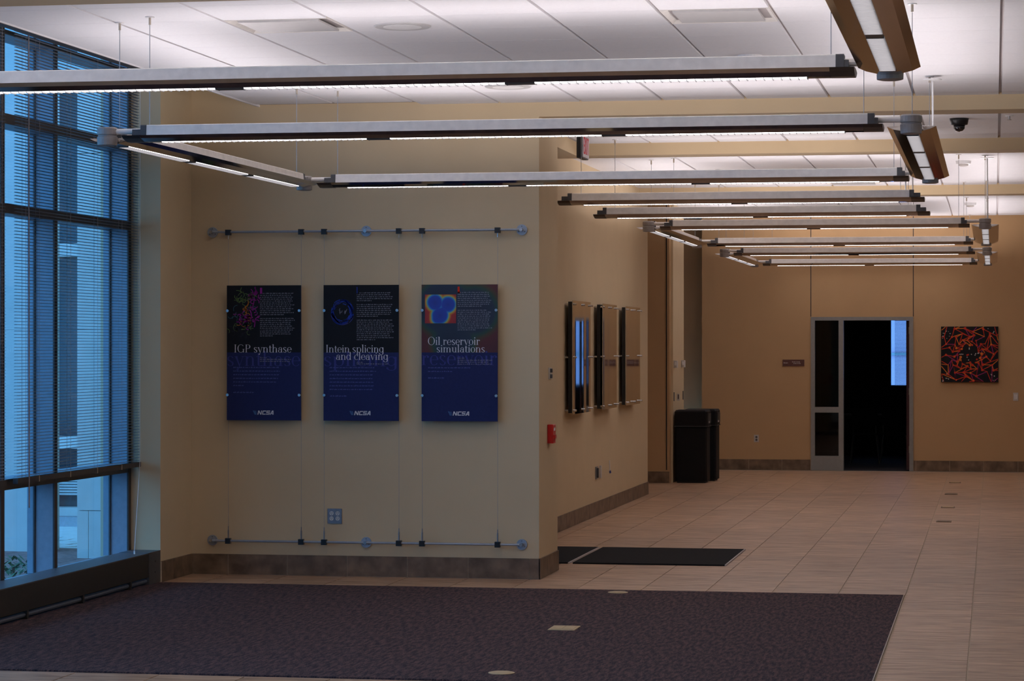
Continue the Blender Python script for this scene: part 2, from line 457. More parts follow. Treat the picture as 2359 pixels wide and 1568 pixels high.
# ------------------------------------------------------------------ window wall
def window_bay(name, ya, ym, yb, label, near_frame=True):
    """frame members from Y=ya (near mullion face) through a middle mullion at ym to yb"""
    root = empty(name, (XWI-.1, (ya+yb)/2, 0)); struct(root, label)
    xg = -6.525
    def mullion(y0, y1):
        m = MB(); m.cur = 0
        m.box(XWI-.012, XWI, y0, y1, .2, ZTOP)          # dark inner face
        m.cur = 1
        m.box(xg+.006, XWI-.012, y0+.003, y1-.003, .2, ZTOP)  # anodised depth
        m.box(xg-.055, xg-.006, y0+.005, y1-.005, .2, ZTOP)
        m.cur = 0
        m.box(xg-.006, xg+.006, y0-.012, y1+.012, .2, ZTOP)   # gasket
        m.build('mullion', [M_BRONZE, M_MULL], root)
    if near_frame: mullion(ya-.07, ya)
    mullion(ym, ym+.06); mullion(yb, yb+.065)
    for (z0, z1) in ((.16, .2), (.825, .895), (2.645, 2.71), (3.232, 3.30), (3.82, 3.85)):
        m = MB(); m.cur = 0
        m.box(XWI-.012, XWI-.001, ya, yb, z0, z1); m.cur = 1
        m.box(xg-.055, XWI-.012, ya, yb, z0+.003, z1-.003)
        m.build('transom', [M_BRONZE, M_MULL], root)
    zs = (.2, .825, .895, 2.645, 2.71, 3.232, 3.30, 3.82, 3.85, ZTOP)
    for (y0, y1) in ((ya, ym), (ym+.06, yb)):
        for k in range(0, 10, 2):
            box1('pane', M_GLASS, xg-.004, xg+.004, y0-.003, y1+.003, zs[k]-.004, zs[k+1]+.004, root)
    return root
window_bay('window_1', 16.19, 17.11, 18.675, 'tall dark-framed window with grey mullions behind the blind', False)
window_bay('window_2', 13.62, 14.54, 16.124, 'nearer tall window bay at the left edge', False)
window_bay('window_3', 11.10, 12.02, 13.554, 'nearest tall window bay outside the view', False)
for k in range(5):  # bays out of view, added for blue light on posters and carpet
    y = 11.10 - 2.505*(k+1)
    window_bay('window_%d' % (k+5), y, y+.92, y+2.44, 'further tall window bay behind the viewer\'s left', k == 4)
struct(box1('trim_6', M_HEAT, -6.62, XWI, -1.5, 18.74, 0, .16), 'dark sill wall under the windows')

def blind(ya, yb, label, full):
    zt, zb, p = 4.08, .885, .0212
    root = empty('venetian_blind', (-6.315, (ya+yb)/2, zb)); tag(root, label, 'blind', 'window blinds')
    xs = [-.0125, -.005, .005, .0125]; zz = [-.0012, .0012, .0012, -.0012]
    vs = []; fs = []
    for y in (ya, yb):
        for x, z in zip(xs, zz): vs.append((-6.315+x, y, zb+.03+z))
    for i in range(3): fs.append((i, i+1, 5+i, 4+i))
    m = MB(); m.add(vs, fs); m.add([(a, b, c+.0007) for a, b, c in vs], [f[::-1] for f in fs])
    s = m.build('slat', M_SLAT, root)
    n = int((zt-zb-.06)/p)
    for k in range(1, n): inst(s, 'slat', root, (0, 0, k*p))
    br = MB().box(-6.332, -6.298, ya, yb, zb-.018, zb+.018).build('bottom_rail', M_BRONZE, root)
    L = yb-ya
    for t in (.16, .4, .62, .83):
        y = ya + L*t
        box1('rail_clip', M_FERR, -6.334, -6.296, y-.02, y-.005, zb-.021, zb+.021, br)
    box1('head_rail', M_BRONZE, -6.34, -6.29, ya, yb, zt, zt+.045, root)
    for t in (.06, .16, .4, .62, .83, .97):
        y = ya + L*t
        for dx in (-.0135, .0135): MB().tube((-6.315+dx, y, zb), (-6.315+dx, y, zt), .0012, 5).build('ladder_cord', M_CORD, root)
    if full:
        MB().tube((-6.285, ya+.17, .70), (-6.285, ya+.155, zt), .0045, 6).build('tilt_wand', M_CORD, root)
        m = MB(); m.tube((-6.287, yb-.06, zb), (-6.22, yb-.38, .265), .002, 6); m.tube((-6.22, yb-.38, .265), (-6.218, yb-.385, .242), .006, 6)
        m.tube((-6.287, yb-.06, zb), (-6.29, yb-.05, zt), .0015, 6)
        m.build('pull_cord', M_CORDW, root)
    return root
blind(16.215, 18.722, 'long grey venetian blind with open slats and a white pull cord', True)
blind(13.60, 16.02, 'grey venetian blind cut off by the left edge of the view', False)

# convector heater along the window
M_PIPE = mat('pipe_grey', (.13, .15, .19), .5, metal=.2)
h = empty('convector_heater', (-6.25, 14.9, 0)); tag(h, 'long low dark metal convector heater under the window', 'heater')
m = MB(); prof = [(.0, .062), (.0, .222), (-.012, .238), (-.012, .228), (-.012, .062)]
MB().box(-6.162, -6.15, 11.1, 18.46, .062, .232).build('front_panel', M_HEAT, h)
MB().box(-6.378, -6.15, 11.1, 18.46, .232, .240).build('top_panel', M_HEATT, h)
ec = MB().box(-6.378, -6.146, 18.46, 18.725, 0.007, .243).build('end_cap', M_HEATT, h)
for z in (.09, .17): MB().cyl((-6.147, 18.6, z), .007, .004, 'x', 8).build('screw', M_BLACK, ec)
MB().tube((-6.178, 11.2, .033), (-6.178, 18.46, .033), .017, 10).build('heating_pipe', M_PIPE, h)
for y in (12.3, 14.1, 16.0, 17.05, 18.05):
    MB().box(-6.22, -6.151, y, y+.03, .007, .07).build('bracket', M_HEAT, h)

# ------------------------------------------------------------------ outside, seen through the window
g = box1('exterior_ground', M_MULCH, -30, -6.62, -5, 22.0, -.12, -.02); struct(g, 'mulched planting bed outside the window')
wk = box1('exterior_walk', M_CONC, -30, -6.62, 22.0, 24.6, -.11, -.015); struct(wk, 'pale concrete walk outside the window')
rng = random.Random(3)
lf = MB()
for k in range(40):
    x = rng.uniform(-9.4, -7.3); y = rng.uniform(22.1, 22.9)
    lf.add([(x-.05, y, .0), (x, y-.03, .006), (x+.05, y, .02), (x, y+.03, .008)], [(0, 1, 2), (0, 2, 3)])
tag(lf.build('leaf_litter', M_LEAF), 'brown dry leaves scattered on the pale walk outside', 'leaves', kind='stuff')
wing = empty('exterior_wing', (-12, 25.3, 0)); tag(wing, 'pale limestone wing with dark windows outside the tall window', 'building')
def xw(u, y):   # ground-plan helper: where the sight line of column u meets depth y
    d = _fw + _rt*((u-CX)/F_PX); return d.x/d.y*y
xa, xb = -9.5, -8.70     # window strip in the back wall
box1('wall', M_STONE, -30, xa, 25.0, 25.6, 0.05, 9, wing); box1('wall', M_STONE, xb, -6.7, 25.0, 25.6, .05, 9, wing)
box1('plinth', M_STONED, -30, -6.7, 24.9, 25.6, -.1, .06, wing)
for (z0, z1) in ((.05, .14), (.74, .86), (2.68, 2.81), (4.4, 4.7), (6.4, 7), (8.5, 9)): box1('spandrel', M_STONE, xa, xb, 25.05, 25.6, z0, z1, wing)
for (z0, z1) in ((.14, .74), (.86, 2.68), (2.81, 4.4), (4.7, 6.4), (7, 8.5)):
    wn = box1('window', M_EXTGL, xa, xb, 25.3, 25.34, z0, z1, wing)
m = MB()
for k in range(6): m.box(xa, xb, 25.24, 25.245, .26+k*.028, .28+k*.028)
m.build('blind', M_EXTBL, wing)
box1('roof_edge', M_STONE, -30, -6.7, 24.85, 25.7, 9, 9.4, wing)
pier = empty('stone_pier', (-7.5, 21.2, -.05)); tag(pier, 'pale limestone pier standing outside between the window mullions', 'pier')
for k, (z0, z1) in enumerate(((-.06, .38), (.385, 1.91), (1.915, 3.4), (3.405, 4.9), (4.905, 6.4))):
    if k == 0:
        box1('block', M_STONE, -7.628, -7.53, 21.0, 21.35, z0, z1, pier); box1('block', M_STONE, -7.526, -7.39, 21.0, 21.35, z0, z1, pier)
    else: box1('block', M_STONE, -7.628, -7.39, 21.0, 21.35, z0, z1, pier)
box1('fin', M_MULL, -7.39, -7.36, 21.02, 21.3, -.06, 6.4, pier)
pier2 = empty('stone_pier', (-8.19, 21.2, -.05)); tag(pier2, 'pale limestone pier outside at the left edge of the window', 'pier')
# low shrub at the foot of the near pane
sh = empty('low_shrub', (-7.35, 18.9, -.02)); tag(sh, 'small green shrub outside at the bottom of the window', 'shrub')
m = MB(); rng = random.Random(11)
for k in range(170):
    a = rng.uniform(0, 6.28); r = rng.uniform(0, .32); x = -7.32+r*math.cos(a); y = 18.75+r*math.sin(a)*1.4; z = rng.uniform(.0, .17*(1-r*1.6))
    d = rng.uniform(0, 6.28); c, s_ = math.cos(d)*.035, math.sin(d)*.035; t = rng.uniform(.0, .03)
    m.add([(x-c, y-s_, z), (x-s_*.4, y+c*.4, z+t), (x+c, y+s_, z+t*2), (x+s_*.4, y-c*.4, z+t)], [(0, 1, 2, 3)])
tag(m.build('foliage', M_GREEN, sh), kind='stuff')
MB().tube((-7.32, 18.75, -.03), (-7.32, 18.75, .1), .012, 6).build('stem', M_LEAF, sh)
for k, (z0, z1) in enumerate(((-.06, 1.91), (1.915, 4.9), (4.905, 6.4))):
    box1('block', M_STONE, -8.7, -8.12, 21.6, 21.9, z0, z1, pier2)

# ------------------------------------------------------------------ pendant light fixtures
ZT = 3.012          # top of the housing
HOUS = [(-.050, -.060), (-.044, -.004), (-.040, 0), (.040, 0), (.044, -.004), (.050, -.060)]
HOUSU = [(-.050, -.060), (-.044, -.004), (-.040, 0), (-.034, 0), (-.034, -.012), (.034, -.012), (.034, 0), (.040, 0), (.044, -.004), (.050, -.060)]
WINGP = [(-.131, -.064), (-.098, -.079), (-.036, -.094), (.036, -.094), (.098, -.079), (.131, -.064), (.05, -.058), (-.05, -.058)]
W_E = [.0, .0, .0, .0, .0, .0, 1, 1]
def uplight(root, axis, c, a, b):
    # the lamp's own light: a long strip throwing up at the ceiling, with the even throw of a wide-beam reflector
    ld = bpy.data.lights.new('uplight', 'AREA'); ld.shape = 'RECTANGLE'
    ld.size = b-a; ld.size_y = .056; ld.energy = 4*(b-a)*.056; ld.color = LAMP_COL
    ld.use_nodes = True; nt = ld.node_tree; em = nt.nodes['Emission']
    fo = nt.nodes.new('ShaderNodeLightFalloff'); fo.inputs['Strength'].default_value = UP_STRENGTH
    nt.links.new(fo.outputs['Linear'], em.inputs['Strength'])
    o = bpy.data.objects.new('uplight', ld); COL.objects.link(o); o.parent = root
    p = Vector(((a+b)/2, c, ZT-.003) if axis == 'x' else (c, (a+b)/2, ZT-.003)) - ORG[root.name]
    o.location = p; o.rotation_euler = (math.pi, 0, 0 if axis == 'x' else math.pi/2)
def light_bar(root, axis, c, a, b, nsec, wa, wb):
    """one linear luminaire: housing a..b, reflector wing wa..wb, nsec louvre sections; c = other coordinate"""
    cc = (c, ZT)
    MB().extr(HOUSU, a, b, axis, cc).build('housing', M_ALU, root)
    for t, s in ((a, -1), (b, 1)):
        m = MB(); m.extr([(p*1.03, q*1.02+.0008) for p, q in HOUS], t, t+s*.035, axis, cc)
        e = .05 if abs((wa if s < 0 else wb)-t) > .085 else .02
        m.extr([(-.045, -.058), (-.04, -.024), (.04, -.024), (.045, -.058)], t+s*.035, t+s*(.035+e), axis, cc)
        m.build('end_cap', M_CAP, root)
    e0 = [x*.035 for x in W_E]; e1 = [-x*.035 for x in W_E]
    MB().extr(WINGP, wa, wb, axis, cc, e0, e1).build('reflector_wing', M_WING, root)
    if axis == 'x':
        for t, s in ((wa, 1), (wb, -1)):
            MB().extr([(p*1.02, q-.0006 if q < -.06 else q+.001) for p, q in WINGP], t-s*.004, t+s*.10, axis, cc, *( (None, None))).build('wing_end_cap', M_CAPB, root)
    # uplight slot on top
    m = MB()
    if axis == 'x': m.box(a+.05, b-.05, c-.03, c+.03, ZT-.0115, ZT-.005)
    else: m.box(c-.03, c+.03, a+.05, b-.05, ZT-.0115, ZT-.005)
    m.build('uplight_tube', M_UP, root)
    uplight(root, axis, c, a+.05, b-.05)
    la, lb = wa+.2, wb-.2; gap = .13; ln = (lb-la-gap*(nsec-1))/nsec
    for k in range(nsec):
        s0 = la + k*(ln+gap); s1 = s0+ln
        m = MB(); bl = MB(); n = max(3, round(ln/.0365))
        if axis == 'x': m.box(s0, s1, c-.032, c+.032, ZT-.0948, ZT-.090)
        else: m.box(c-.032, c+.032, s0, s1, ZT-.0948, ZT-.090)
        le = m.build('louvre_lens', M_LENS, root)
        for q in range(n+1):
            t = s0+(s1-s0)*q/n
            if axis == 'x': bl.box(t-.0012, t+.0012, c-.0335, c+.0335, ZT-.1005, ZT-.092)
            else: bl.box(c-.0335, c+.0335, t-.0012, t+.0012, ZT-.1005, ZT-.092)
        tag(bl.build('louvre_blades', M_BLADE, le), kind='stuff')
    for k in range(nsec-1):
        s0 = la+(k+1)*ln+k*gap
        m = MB(); pr = [(-.034, -.093), (-.03, -.099), (.03, -.099), (.034, -.093)]
        m.extr(pr, s0+.002, s0+gap-.002, axis, cc); m.build('louvre_bridge', M_CAP, root)
def hub(root, x, y):
    MB().lathe((x, y, ZT), [(.04, -.112), (.056, -.108), (.058, -.062), (.052, -.058), (.052, -.052), (.058, -.048), (.058, -.016), (.05, -.008)], 24).build('hub', M_HUB, root)
def rod(root, a, b): MB().tube(a, b, .017, 10).build('link_rod', M_ALU, root)
def cable(root, x, y, power=False, zb=None):
    zb = ZT if zb is None else zb
    cb = MB().tube((x, y, zb), (x, y, ZC-.04), .0022, 6).build('suspension_cable', M_CABLE, root)
    r = .026 if not power else .03
    m = MB(); m.cyl((x, y, ZC-.006), r, .006, 'z', 16)
    m.build('canopy', M_WHITE, cb)
    MB().cyl((x, y, ZC-.045), .007, .04, 'z', 8).build('ferrule', M_FERR, cb)
    if power:
        MB().cyl((x+.02, y-.02, ZC-.03), .065, .006, 'z', 24).build('power_canopy', M_WHITE, cb)
        MB().tube((x+.025, y, zb-.01), (x+.02, y, ZC-.02), .007, 8).build('power_cord', M_WHITE, cb)

def frame_light(label, x0, x1, y0, y1, nx, power=None, cables=True):
    root = empty('rectangular_pendant_light', ((x0+x1)/2, (y0+y1)/2, ZT-.112)); tag(root, label, 'pendant light', 'rectangular pendant light frames')
    for y in (y0, y1):
        light_bar(root, 'x', y, x0+.245, x1-.228, nx, x0+.13, x1-.15)
        for x, xe in ((x0, x0+.25), (x1, x1-.235)):
            hub(root, x, y); rod(root, (x, y, ZT-.033), (xe, y, ZT-.033))
    for x in (x0, x1):
        light_bar(root, 'y', x, y0+.19, y1-.19, 3, y0+.07, y1-.07)
        for y, ye in ((y0, y0+.2), (y1, y1-.2)): rod(root, (x, y, ZT-.033), (x, ye, ZT-.033))
    if cables:
        for x, s in ((x0, 1), (x1, -1)):
            for y, t in ((y0, 1), (y1, -1)):
                cable(root, x+s*.25, y); cable(root, x, y+t*.21, power == (s, t))
    return root
frame_light('rectangular pendant light frame nearest the camera, cut off at the top of the view', -4.925, -.435, 6.93, 11.2, 3)
frame_light('wide rectangular pendant light frame with round corner hubs in front of the posters', -4.925, -.435, 14.05, 18.32, 3, power=(-1, -1))
frame_light('rectangular pendant light frame just beyond the two straight pendant bars', -3.35, -.085, 25.5, 29.77, 2, power=(-1, 1))
frame_light('small farthest rectangular pendant light frame close to the far wall', -3.35, -.085, 32.85, 37.05, 2)
def bar_light(label, x0, x1, y):
    root = empty('pendant_light', ((x0+x1)/2, y, ZT-.112)); tag(root, label, 'pendant light', 'straight pendant light bars')
    light_bar(root, 'x', y, x0, x1, 2, x0-.105, x1+.115)
    for x in (x0+.07, x1-.07): cable(root, x, y)
    MB().tube((x1-.03, y, ZT-.01), (x1-.035, y, ZC-.02), .006, 8).build('power_cord', M_WHITE, root)
bar_light('straight pendant light bar, the upper and nearer of the two free-ended ones', -3.37, -.66, 20.92)
bar_light('straight pendant light bar, the lower and farther of the two free-ended ones', -3.41, -.67, 23.12)

# ------------------------------------------------------------------ ceiling equipment
def diffuser(i, j, label):
    x0, y0 = cell_of[(i, j)]
    x1, y1 = x0+CT, y0+CT
    r = empty('air_diffuser', ((x0+x1)/2, (y0+y1)/2, ZC)); tag(r, label, 'air vent', 'square ceiling air diffusers')
    m = MB(); t = .045
    o = [(x0+.01, y0+.01), (x1-.01, y0+.01), (x1-.01, y1-.01), (x0+.01, y1-.01)]
    q = [(x0+.1, y0+.1), (x1-.1, y0+.1), (x1-.1, y1-.1), (x0+.1, y1-.1)]
    m.add([(a, b, ZC-.002) for a, b in o]+[(a, b, ZC+.06) for a, b in q]+[(a, b, ZC+.016) for a, b in o], [(k, (k+1) % 4, 4+(k+1) % 4, 4+k) for k in range(4)]+[(4, 5, 6, 7)]+[(k, 8+k, 8+(k+1) % 4, (k+1) % 4) for k in range(4)])
    m.build('flared_frame', M_ALU, r)
    box1('face_plate', M_DIFF, x0+.075, x1-.075, y0+.075, y1-.075, ZC-.006, ZC+.006, r)
    for dx in (.14, -.14): MB().tube(((x0+x1)/2+dx, (y0+y1)/2, ZC+.004), ((x0+x1)/2+dx, (y0+y1)/2, ZC+.06), .006, 6).build('hanger', M_WHITE, r)
diffuser(2, 28, 'square ceiling air diffuser above the left poster')
diffuser(6, 28, 'square ceiling air diffuser near the top right light')
def tile_vent(x, y, label):
    r = empty('air_diffuser', (x, y, ZC)); tag(r, label, 'air vent', 'square ceiling air diffusers')
    m = MB(); m.box(x-.3, x+.3, y-.3, y+.3, ZC-.008, ZC-.001); m.build('frame', M_ALU, r)
    for k in range(5): box1('vent_slat', M_DIFF, x-.24, x+.24, y-.22+k*.1, y-.16+k*.1, ZC-.018, ZC-.006, r)
tile_vent(-1.56, 29.55, 'small distant ceiling air diffuser behind the second light frame')
def speaker(x, y, label):
    r = empty('ceiling_speaker', (x, y, ZC)); tag(r, label, 'speaker', 'round ceiling speakers')
    MB().lathe((x, y, ZC), [(.118, -.006), (.158, -.008), (.166, -.004), (.168, 0)], 36).build('rim', M_DIFF, r)
    MB().cyl((x, y, ZC-.008), .112, .004, 'z', 36).build('grille', M_WHITE, r)
speaker(-3.37, 14.72, 'round white ceiling speaker between the two near diffusers')
speaker(-3.41, 18.27, 'round white ceiling speaker just in front of the beam')
def smoke(x, y, label):
    r = empty('smoke_detector', (x, y, ZC)); tag(r, label, 'smoke detector', 'ceiling smoke detectors')
    MB().lathe((x, y, ZC), [(.055, -.034), (.072, -.03), (.075, -.012), (.078, 0)], 24).build('base', M_WHITE, r)
    MB().lathe((x, y, ZC), [(.03, -.056), (.046, -.05), (.05, -.034)], 24).build('sensor_head', M_PLATE, r)
smoke(-1.53, 16.6, 'white smoke detector above the near light bar')
smoke(-.30, 26.4, 'white smoke detector behind the black dome camera')
smoke(-.30, 34.1, 'white smoke detector farthest down the hall')
r = empty('dome_camera', (-.278, 21.5, ZC)); tag(r, 'black dome security camera on the ceiling', 'camera')
MB().lathe((-.278, 21.5, ZC), [(.052, -.056), (.068, -.05), (.074, -.02), (.078, 0)], 28).build('housing', M_BLACK, r, smooth=True)
MB().lathe((-.278, 21.5, ZC), [(.008, -.108), (.028, -.101), (.043, -.085), (.048, -.056)], 24).build('dome', mat('dome_glass', (.01, .01, .012), .06, spec=.7), r, smooth=True)
def sprinkler(x, y, label):
    r = empty('sprinkler', (x, y, ZC)); tag(r, label, 'sprinkler', 'ceiling sprinklers')
    MB().cyl((x, y, ZC-.006), .032, .006, 'z', 16).build('escutcheon', M_WHITE, r)
    m = MB(); m.cyl((x, y, ZC-.03), .008, .026, 'z', 8); m.cyl((x, y, ZC-.036), .018, .004, 'z', 10); m.build('head', M_STEEL, r)
sprinkler(-2.84, 27.2, 'small sprinkler head above the third light row')
sprinkler(.121, 21.3, 'small sprinkler head near the right edge past the dome camera')
sprinkler(-1.96, 33.6, 'small sprinkler head over the far light frame')
# exit sign, hung from the ceiling with its face to the hall
r = empty('exit_sign', (-3.47, 22.15, 3.39)); tag(r, 'black exit sign with red letters hanging over the entrance opening', 'exit sign')
box1('housing', M_BLACK, -3.51, -3.462, 22.0, 22.34, 3.385, 3.60, r)
box1('face', M_EXITF, -3.462, -3.454, 22.008, 22.332, 3.393, 3.592, r)
box1('mount', M_BLACK, -3.50, -3.47, 22.12, 22.22, 3.60, ZC, r)
m = MB(); xs = (-3.4545, -3.4515)
def eb(y0, y1, z0, z1): m.box(xs[0], xs[1], 22.035+y0, 22.035+y1, 3.42+z0, 3.42+z1)
eb(0, .014, 0, .145); [eb(0, .055, z, z+.018) for z in (0, .063, .127)]
for s in (0, 1):
    a, b = (22.10, 22.16) if s == 0 else (22.16, 22.10)
    m.add([(x, y, z) for x in xs for y, z in ((a-.008, 3.42), (a+.008, 3.42), (b+.008, 3.565), (b-.008, 3.565))], [(0, 1, 2, 3), (4, 7, 6, 5), (0, 4, 5, 1), (1, 5, 6, 2), (2, 6, 7, 3), (3, 7, 4, 0)])
eb(.155, .171, 0, .145); eb(.222, .238, 0, .145); eb(.197, .263, .127, .145)
m.build('lettering', M_EXITR, r)

# ------------------------------------------------------------------ picture rails and cables on the poster wall
YR = 19.452
def rail(z, label):
    r = empty('picture_rail', (-4.75, YR, z)); tag(r, label, 'rail', 'picture hanging rails')
    MB().tube((-5.976, YR, z), (-3.531, YR, z), .0095, 10).build('rail_tube', M_RAIL, r)
    for x in (-5.976, -4.747, -3.531):
        fl = MB().cyl((x, YR+.036, z), .041, .012, 'y', 28).build('flange', M_RAIL, r)
        MB().cyl((x, YR-.014, z), .013, .05, 'y', 12).build('post', M_STEEL, fl)
        for dx, dz in ((0, .027), (.023, -.014), (-.023, -.014)): MB().cyl((x+dx, YR+.033, z+dz), .004, .004, 'y', 8).build('screw', M_CAP, fl)
rail(2.656, 'slim steel picture rail above the posters'); rail(.264, 'slim steel picture rail just above the tile base')
CXS = (-5.836, -5.252, -5.070, -4.480, -4.298, -3.711)
CL = ('left edge of the left poster', 'right edge of the left poster', 'left edge of the middle poster', 'right edge of the middle poster', 'left edge of the right poster', 'right edge of the right poster')
for x, cl in zip(CXS, CL):
    r = empty('hanging_cable', (x, YR, .264)); tag(r, 'thin hanging cable with black clamps along the '+cl, 'cable', 'poster hanging cables')
    for z in (2.652, .264): MB().box(x-.02, x+.02, YR-.024, YR+.014, z-.021, z+.021).build('clamp', M_BLACK, r)
    MB().tube((x, YR-.0025, .285), (x, YR-.0025, 2.635), .0013, 5).build('wire', M_CABLE, r)
    MB().tube((x, YR-.0025, 2.60), (x, YR-.0025, 2.632), .004, 6).build('end_stop', M_STEEL, r)
    MB().tube((x, YR-.0025, .285), (x, YR-.0025, .35), .0062, 8).build('turnbuckle', M_STEELP, r)
    MB().tube((x, YR-.0025, .35), (x, YR-.0025, .378), .0038, 8).build('turnbuckle_tip', M_STEELP, r)

# ------------------------------------------------------------------ stroke lettering
def arcq(m, P, cx, cy, rx, ry, a0, a1, thick, thin, y):
    n = max(6, int(abs(a1-a0)/12)); ro = []; ri = []
    for i in range(n+1):
        a = R(a0+(a1-a0)*i/n); wd = thin+(thick-thin)*abs(math.cos(a))**1.6
        ro.append(P(cx+(rx)*math.cos(a), cy+ry*math.sin(a))); ri.append(P(cx+(rx-wd)*math.cos(a), cy+(ry-thin*1.2)*math.sin(a)))
    m.add([(p[0], y, p[1]) for p in ro+ri], [(i, i+1, n+2+i, n+1+i) for i in range(n)])
def quad(m, P, pts, y): m.add([(P(*p)[0], y, P(*p)[1]) for p in pts], [tuple(range(len(pts)))])
def rect(m, P, x0, x1, y0, y1, y): quad(m, P, ((x0, y0), (x1, y0), (x1, y1), (x0, y1)), y)
TK, TN = .082, .020
def S(x, y0, y1, f='bt'):   # stem with hairline serifs
    g = [('r', x-TK/2, x+TK/2, y0, y1)]
    if 'b' in f: g.append(('r', x-.095, x+.095, y0, y0+TN))
    if 't' in f: g.append(('r', x-.095, x+TK/2, y1-TN, y1))
    if 'T' in f: g.append(('r', x-.095, x+.095, y1-TN, y1))
    return g
def A(cx, cy, rx, ry, a0, a1, th=TK): return [('a', cx, cy, rx, ry, a0, a1, th)]
def D(x, y, r=.045): return [('a', x, y, r, r, 0, 360, r)]
XH = .46
GL = {
 'I': (.30, S(.15, 0, .7, 'bT')), 'G': (.72, A(.36, .35, .31, .36, 40, 330)+S(.60, .0, .30, 'T')),
 'P': (.56, S(.14, 0, .7, 'bT')+[('r', .14, .3, .68, .7), ('r', .14, .3, .33, .35)]+A(.29, .515, .22, .185, -90, 90)),
 'O': (.74, A(.37, .35, .33, .365, 0, 360)),
 'o': (.47, A(.235, .23, .21, .24, 0, 360)), 'c': (.42, A(.23, .23, .205, .24, 50, 315)+D(.35, .37)),
 'e': (.44, A(.23, .23, .205, .24, 0, 318)+[('r', .06, .43, .235, .255)]),
 'a': (.46, S(.34, .0, .34, '')+[('r', .34, .45, 0, TN)]+A(.24, .33, .145, .14, 0, 170, .06)+D(.11, .33, .04)+A(.20, .13, .165, .14, 60, 345)),
 'd': (.52, A(.22, .23, .195, .24, 30, 330)+S(.40, 0, .72, 't')+[('r', .40, .5, 0, TN)]),
 'p': (.53, S(.12, -.22, XH, 'bt')+A(.29, .23, .205, .24, -150, 150)),
 'g': (.50, A(.22, .24, .19, .23, 30, 330)+S(.39, -.06, XH, 't')+A(.22, -.06, .21, .16, 200, 360)+D(.05, -.10)),
 'h': (.54, S(.12, 0, .72, 'bt')+A(.28, .30, .17, .16, 0, 165)+S(.41, 0, .31, 'b')),
 'n': (.54, S(.12, 0, XH, 'bt')+A(.28, .30, .17, .16, 0, 165)+S(.41, 0, .31, 'b')),
 'm': (.82, S(.12, 0, XH, 'bt')+A(.27, .30, .165, .16, 0, 165)+S(.395, 0, .31, 'b')+A(.545, .30, .165, .16, 0, 165)+S(.67, 0, .31, 'b')),
 'u': (.53, S(.12, .15, XH, 't')+A(.26, .16, .175, .16, 180, 345)+S(.40, 0, XH, 't')+[('r', .4, .5, 0, TN)]),
 'r': (.39, S(.12, 0, XH, 'bt')+A(.27, .31, .13, .15, 60, 160)+D(.325, .39)),
 'l': (.25, S(.125, 0, .72, 'bt')), 'i': (.25, S(.125, 0, XH, 'bt')+D(.125, .62, .05)),
 't': (.31, S(.14, .04, .60, '')+[('r', .03, .28, XH-TN, XH)]+A(.23, .06, .13, .07, 180, 330)),
 's': (.38, A(.19, .345, .145, .125, 20, 250)+A(.19, .115, .155, .125, -160, 80)+[('q', ((.075, .29), (.155, .30), (.33, .15), (.25, .14)))]),
 'v': (.46, [('q', ((.03, XH), (.13, XH), (.27, 0), (.22, 0))), ('q', ((.40, XH), (.42, XH), (.25, 0), (.23, 0))), ('r', 0, .16, XH-TN, XH), ('r', .34, .47, XH-TN, XH)]),
 'y': (.47, [('q', ((.03, XH), (.13, XH), (.27, 0), (.22, 0))), ('q', ((.40, XH), (.42, XH), (.20, -.18), (.17, -.18))), ('r', 0, .16, XH-TN, XH), ('r', .34, .47, XH-TN, XH)]+D(.15, -.16, .05)),
 ' ': (.24, [])}
def serif(m, text, x, z, size, y, width=None):
    tot = sum(GL[c][0] for c in text)
    sx = size if width is None else width/tot
    for c in text:
        wd, gl = GL[c]
        P = lambda a, b, x=x: (x+a*sx, z+b*size)
        for g in gl:
            if g[0] == 'r': rect(m, P, g[1], g[2], g[3], g[4], y)
            elif g[0] == 'a': arcq(m, P, g[1], g[2], g[3], g[4], g[5], g[6], g[7], TN, y)
            else: quad(m, P, g[1], y)
        x += wd*sx
def ncsa(m, x, z, hgt, y):
    """heavy slanted square capitals"""
    sh = .22; s = hgt
    def put(ox, pts):
        P = lambda a, b: (x+(ox+a+sh*b)*s, z+b*s); quad(m, P, pts, y)
    t = .24
    put(0, ((0, 0), (t, 0), (t, 1), (0, 1))); put(0, ((.75, 0), (.99, 0), (.99, 1), (.75, 1))); put(0, ((0, 1), (.28, 1), (.99, 0), (.71, 0)))
    o = 1.14
    put(o, ((0, .08), (t, .08), (t, .92), (0, .92))); put(o, ((.08, 0), (.9, 0), (.9, .22), (.0, .22))); put(o, ((.0, .78), (.9, .78), (.9, 1), (.08, 1)))
    o = 2.14
    for z0 in (0, .39, .78): put(o, ((0, z0), (.9, z0), (.9, z0+.22), (0, z0+.22)))
    put(o, ((0, .5), (t, .5), (t, 1), (0, 1))); put(o, ((.66, 0), (.9, 0), (.9, .5), (.66, .5)))
    o = 3.12
    put(o, ((-.02, 0), (.25, 0), (.62, 1), (.35, 1))); put(o, ((.68, 0), (.95, 0), (.72, 1), (.42, 1))); put(o, ((.2, .2), (.75, .2), (.75, .38), (.28, .38)))
def words(m, rng, x0, x1, z, h, y, slant=0):
    x = x0
    while x < x1-.006:
        wl = min(rng.uniform(.006, .026), x1-x)
        n = max(1, int(wl/.0045))
        for k in range(n):
            a = x+wl*k/n; b = a+wl/n*.72; hh = h*rng.choice((.75, .8, 1.0, .8, 1.15))
            m.add([(a, y, z), (b, y, z), (b+slant*hh, y, z+hh), (a+slant*hh, y, z+hh)], [(0, 1, 2, 3)])
        x += wl+.0055

